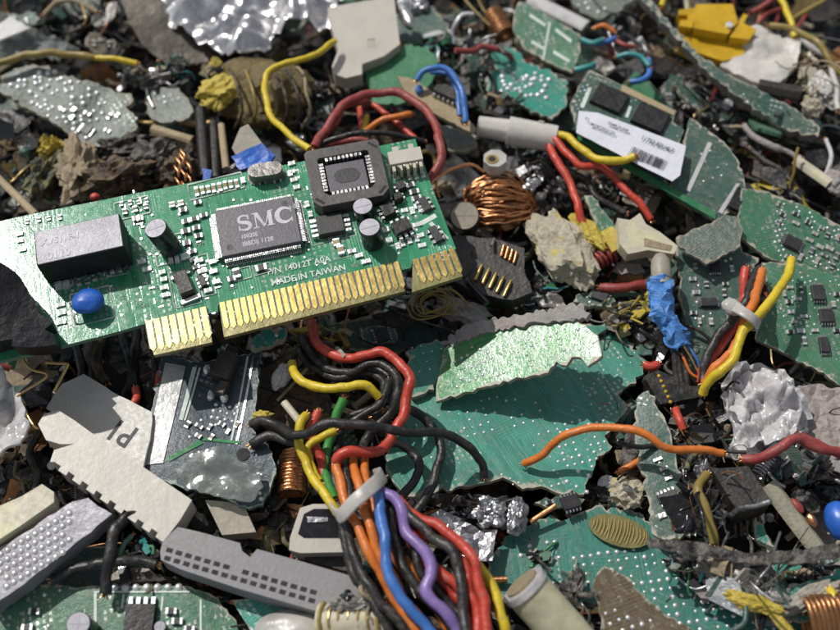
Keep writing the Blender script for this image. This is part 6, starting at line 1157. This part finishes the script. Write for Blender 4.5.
for x, y, h, rx, ry, mt, lb_ in ((440, 46, 26, 22, 14, 'green_mix', 'mottled green grey wad above the blue wire arch'), (478, 62, 26, 20, 24, 'grey_mix', 'dark grey wad left of the teal triangle board'), (466, 24, 16, 22, 16, 'charcoal', 'black wad at the top centre'), (322, 92, 30, 20, 10, 'charcoal', 'dark bar piece between the coil and the green board'), (300, 116, 22, 16, 14, 'green_mix', 'dim green scrap between the wound coil and red loop'), (398, 160, 20, 24, 14, 'charcoal', 'black wad behind the white header of the card'), (498, 104, 24, 24, 12, 'charcoal', 'dark flat piece below the teal triangle board'), (620, 26, 10, 24, 18, 'grey_mix', 'grey dirty wad below the top right grey board'), (536, 168, 24, 16, 20, 'black_shiny', 'glossy black lump between copper coil and red wires'), (600, 196, 12, 26, 14, 'charcoal', 'dark chunk under the black wire by the foam'), (650, 190, 4, 30, 14, 'olive_mix', 'dim olive chunk under the memory board'), (788, 130, 8, 34, 16, 'grey_mix', 'dim grey chunk in the dark gap under the curved board'), (770, 196, 12, 30, 18, 'olive_mix', 'brownish chunk above the long green board'), (716, 126, 2, 28, 16, 'charcoal', 'black chunk in the dark diagonal gap'), (682, 92, 0, 20, 22, 'grey_mix', 'mottled chunk just left of the curved board'), (660, 340, 14, 20, 24, 'charcoal', 'dark chunk left of the blue tape'), (620, 350, -6, 30, 16, 'charcoal', 'black chunk right behind the large teal board'), (716, 430, 18, 26, 20, 'charcoal', 'dark round wad left of the milky lump'), (694, 440, 22, 20, 24, 'black_plastic', 'black crushed block beneath the orange wire'), (660, 470, 10, 14, 30, 'rusty_mix', 'brown shreds behind the standing sliver'), (620, 425, 0, 22, 22, 'grey_mix', 'speckled scrap right of the large teal board'), (604, 500, -4, 30, 12, 'charcoal', 'black scrap in the gap over the dotted board'), (470, 506, -2, 34, 10, 'black_shiny', 'glossy black scrap in the gap below the large teal board'), (270, 520, 6, 22, 24, 'black_plastic', 'black block in the gap beside the white framed plug'), (226, 552, 0, 26, 12, 'charcoal', 'dark scrap behind the ribbon connector'), (20, 480, 6, 30, 20, 'black_plastic', 'black block above the cream yellow block'), (80, 480, 2, 30, 12, 'black_plastic', 'black scrap below the toothed edge of the power connector'), (176, 588, 14, 30, 8, 'rusty_mix', 'brown bark like sliver below the ribbon connector'), (146, 548, 30, 12, 10, 'green_mix', 'small green grey crumb at the end of the ribbon connector'), (420, 300, 10, 34, 18, 'black_shiny', 'glossy dark chunk under the wire nest'), (462, 312, 20, 26, 12, 'grey_torn', 'dusty grey tuft right of the wire nest'), (520, 310, 6, 24, 10, 'charcoal', 'dark scrap under the black edge socket'), (540, 290, 10, 14, 12, 'green_mix', 'small teal stained crumb right of the edge socket'), (560, 190, 16, 14, 18, 'black_shiny', 'shiny black bead lump left of the red wires'), (836, 420, 12, 20, 20, 'charcoal', 'dark lump behind the pink grey sheet'), (824, 484, 4, 26, 18, 'black_plastic', 'black block left of the blue round part'), (694, 566, 24, 22, 12, 'green_mix', 'dim green crumb under the grey bar'), (808, 576, 20, 26, 10, 'charcoal', 'dark scrap right of the teal scraps'), (540, 560, 8, 12, 8, 'green_mix', 'tiny green crumb at the edge of the dotted board'), (584, 620, 22, 20, 14, 'rusty_mix', 'brown wad beside the cream plug'), (20, 40, 10, 30, 12, 'charcoal', 'dark wad beneath the top left plastic'), (96, 30, 8, 26, 20, 'black_plastic', 'black block left of the silver foil'), (156, 80, 30, 18, 12, 'grey_mix', 'grey jagged chunk under the foil'), (178, 66, 34, 10, 16, 'green_mix', 'greenish upright chunk under the foil'), (134, 74, 36, 10, 8, 'grey_mix', 'small grey chunk at the tip of the yellow wire end')):
    lump('crumpled_chunk', lb_, 'crumpled chunk', (x, y, h), (rx, ry, 12), mt, rnd.uniform(-30, 30), .5, x+y, True, 1.7)
# ================================================================== setting: the heap itself
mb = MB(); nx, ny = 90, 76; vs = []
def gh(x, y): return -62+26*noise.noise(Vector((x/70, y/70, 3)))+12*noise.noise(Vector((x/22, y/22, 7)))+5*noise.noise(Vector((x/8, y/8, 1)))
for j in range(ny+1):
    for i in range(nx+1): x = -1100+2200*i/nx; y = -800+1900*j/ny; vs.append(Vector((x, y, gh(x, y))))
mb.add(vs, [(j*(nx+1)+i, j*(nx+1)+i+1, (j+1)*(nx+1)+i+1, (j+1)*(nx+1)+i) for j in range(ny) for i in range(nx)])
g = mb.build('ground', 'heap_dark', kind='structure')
# fine shredded scrap that nobody could count
q = random.Random(42); mats = ['black_plastic', 'charcoal', 'rusty_mix', 'grey_mix', 'green_mix', 'pcb_flat_green', 'beige_dirty', 'tin', 'black_rubber', 'olive_mix', 'copper_dark', 'black_shiny', 'fibre_green', 'gold_wire', 'red_dull', 'fluff', 'teal_wire', 'cream', 'blue_plastic']
wts = [24, 11, 13, 7, 5, 3, 6, 4, 12, 8, 3, 14, 3, 1.2, 1, 2.4, .8, 1.5, .3]; mb = MB()
def rv(): return Vector((q.uniform(-1, 1), q.uniform(-1, 1), q.uniform(-1, 1))).normalized()
mats += ['pcb_dark', 'pcb_brown', 'pcb_green', 'grey_metal_dull']; wts += [14, 9, 6, 4]
KEEP = [[tuple(at(a, b, 10)[:2]) for a, b in K] for K in ([(390, 400), (450, 340), (500, 310), (610, 300), (660, 365), (630, 440), (590, 510), (380, 510)], [(480, 570), (520, 500), (640, 490), (720, 545), (880, 590), (880, 700), (480, 700)], [(-60, 570), (220, 570), (260, 700), (-60, 700)], [(135, 350), (270, 350), (285, 510), (135, 490)])]
for i in range(2900):
    x = q.uniform(-560, 560); y = q.uniform(-420, 620); lay = q.random(); z = gh(x, y)+lay*lay*70+q.uniform(0, 8); mi = q.choices(range(len(mats)), wts)[0]
    if z > -30 and any(inside((x, y), K) for K in KEEP): z -= 34
    N = (Vector((0, 0, 1))+rv()*.8).normalized(); F = Frame(Vector((x, y, z)), rv(), N); t = q.random(); big = q.choice((1.4, 2.0, 2.8, 3.4, 4.4))
    if t < .42: # torn plates and board chips
        k = q.randint(4, 7); r = q.uniform(5, 10)*big; a0 = q.uniform(0, 6); prism(mb, F, torn([(r*q.uniform(.5, 1.1)*math.cos(a0+6.283*j/k), r*q.uniform(.3, .9)*math.sin(a0+6.283*j/k)) for j in range(k)], 4, .8, i), 0, q.uniform(1, 4), mi)
    elif t < .45: lumpmesh(mb, F.o, (q.uniform(4, 9)*big, q.uniform(3, 7)*big, q.uniform(2, 6)), q.uniform(0, 6), .55, i, 2, True, 1.5, mi, False, N)
    elif t < .84:    # loose wires and bent leads
        L = q.uniform(14, 44)*big; d = F.X.copy(); p = [F.o]; mi = q.choice((8, 8, 8, 0, 11, 9, 2, 10, 13, 14, 7, 1, mi)); rr = q.choice((.7, .9, 1.2, 1.8, 2.6, 3.4))
        for k in range(6): p.append(p[-1]+d*L/6); d = (d+Vector((q.uniform(-.7, .7), q.uniform(-.7, .7), q.uniform(-.25, .25)-d.z*.4))).normalized()
        tube(mb, spline(p, 4), rr, 7, mi, .1)
    elif t < .89:    # small cans and screws
        r = q.uniform(2, 6); h = q.uniform(4, 14); cyl(mb, F, 0, 0, r, -h/2, h/2, 12, mi); cyl(mb, F, 0, 0, r*q.choice((.9, 1.6)), h/2, h/2+1.5, 12, 7)
    elif t < .95:    # chips with pins
        a, b_ = q.uniform(5, 13), q.uniform(4, 8); box(mb, F, -a, a, -b_, b_, 0, 4, q.choice((0, 0, 1)), .5)
        for k in range(int(a)): 
            for sg in (-1, 1): y0, y1 = sorted((sg*b_, sg*(b_+3.5))); xx = -a+1+k*2; box(mb, F, xx-.4, xx+.4, y0, y1, .5, 1.6, 7)
    else:            # pin headers
        n_ = q.randint(3, 9); box(mb, F, 0, n_*4, -2.2, 2.2, 0, 5, q.choice((0, 0, 17)))
        for k in range(n_): box(mb, F, k*4+1.5, k*4+2.5, -.5, .5, 5, 12, 13)
o = mb.build('shredded_scrap', mats); tag(o, 'dark fine shredded scrap filling the gaps of the heap', 'shredded scrap', kind='stuff')

# ================================================================== light and camera
w = bpy.data.worlds.new('World'); scene.world = w; w.use_nodes = True; t = w.node_tree
bg = t.nodes['Background']; sk_ = t.nodes.new('ShaderNodeTexSky'); sk_.sky_type = 'NISHITA'; sk_.sun_disc = False
trav = TR; el = math.asin(-trav.z); azi = math.atan2(-trav.x, -trav.y)
sk_.sun_elevation = el; sk_.sun_rotation = azi; bg.inputs[1].default_value = .10; hs = t.nodes.new('ShaderNodeHueSaturation'); hs.inputs['Saturation'].default_value = .3; t.links.new(sk_.outputs[0], hs.inputs['Color']); t.links.new(hs.outputs[0], bg.inputs[0])
sl = bpy.data.lights.new('sun', 'SUN'); sl.energy = 3.5; sl.angle = R(.7); sl.color = (1, .965, .91); so = bpy.data.objects.new('sun', sl); col.objects.link(so); so.rotation_euler = trav.to_track_quat('-Z', 'Y').to_euler()
cam = bpy.data.cameras.new('camera'); co = bpy.data.objects.new('camera', cam); col.objects.link(co); co.location = CAM*S; co.rotation_euler = (TILT, 0, 0)
cam.sensor_width = 36; cam.lens = 36*DIST/840; cam.clip_start = .01; cam.clip_end = 50
cam.dof.use_dof = True; cam.dof.aperture_fstop = 10; cam.dof.focus_distance = ((at(300, 330, 80)-CAM).dot(FWD))*S
scene.camera = co
vs_ = scene.view_settings; vs_.view_transform = 'Standard'; vs_.look = 'None'; vs_.exposure = -.22; vs_.gamma = 1
scene.cycles.use_denoising = True; scene.cycles.max_bounces = 6; scene.cycles.sample_clamp_indirect = 4
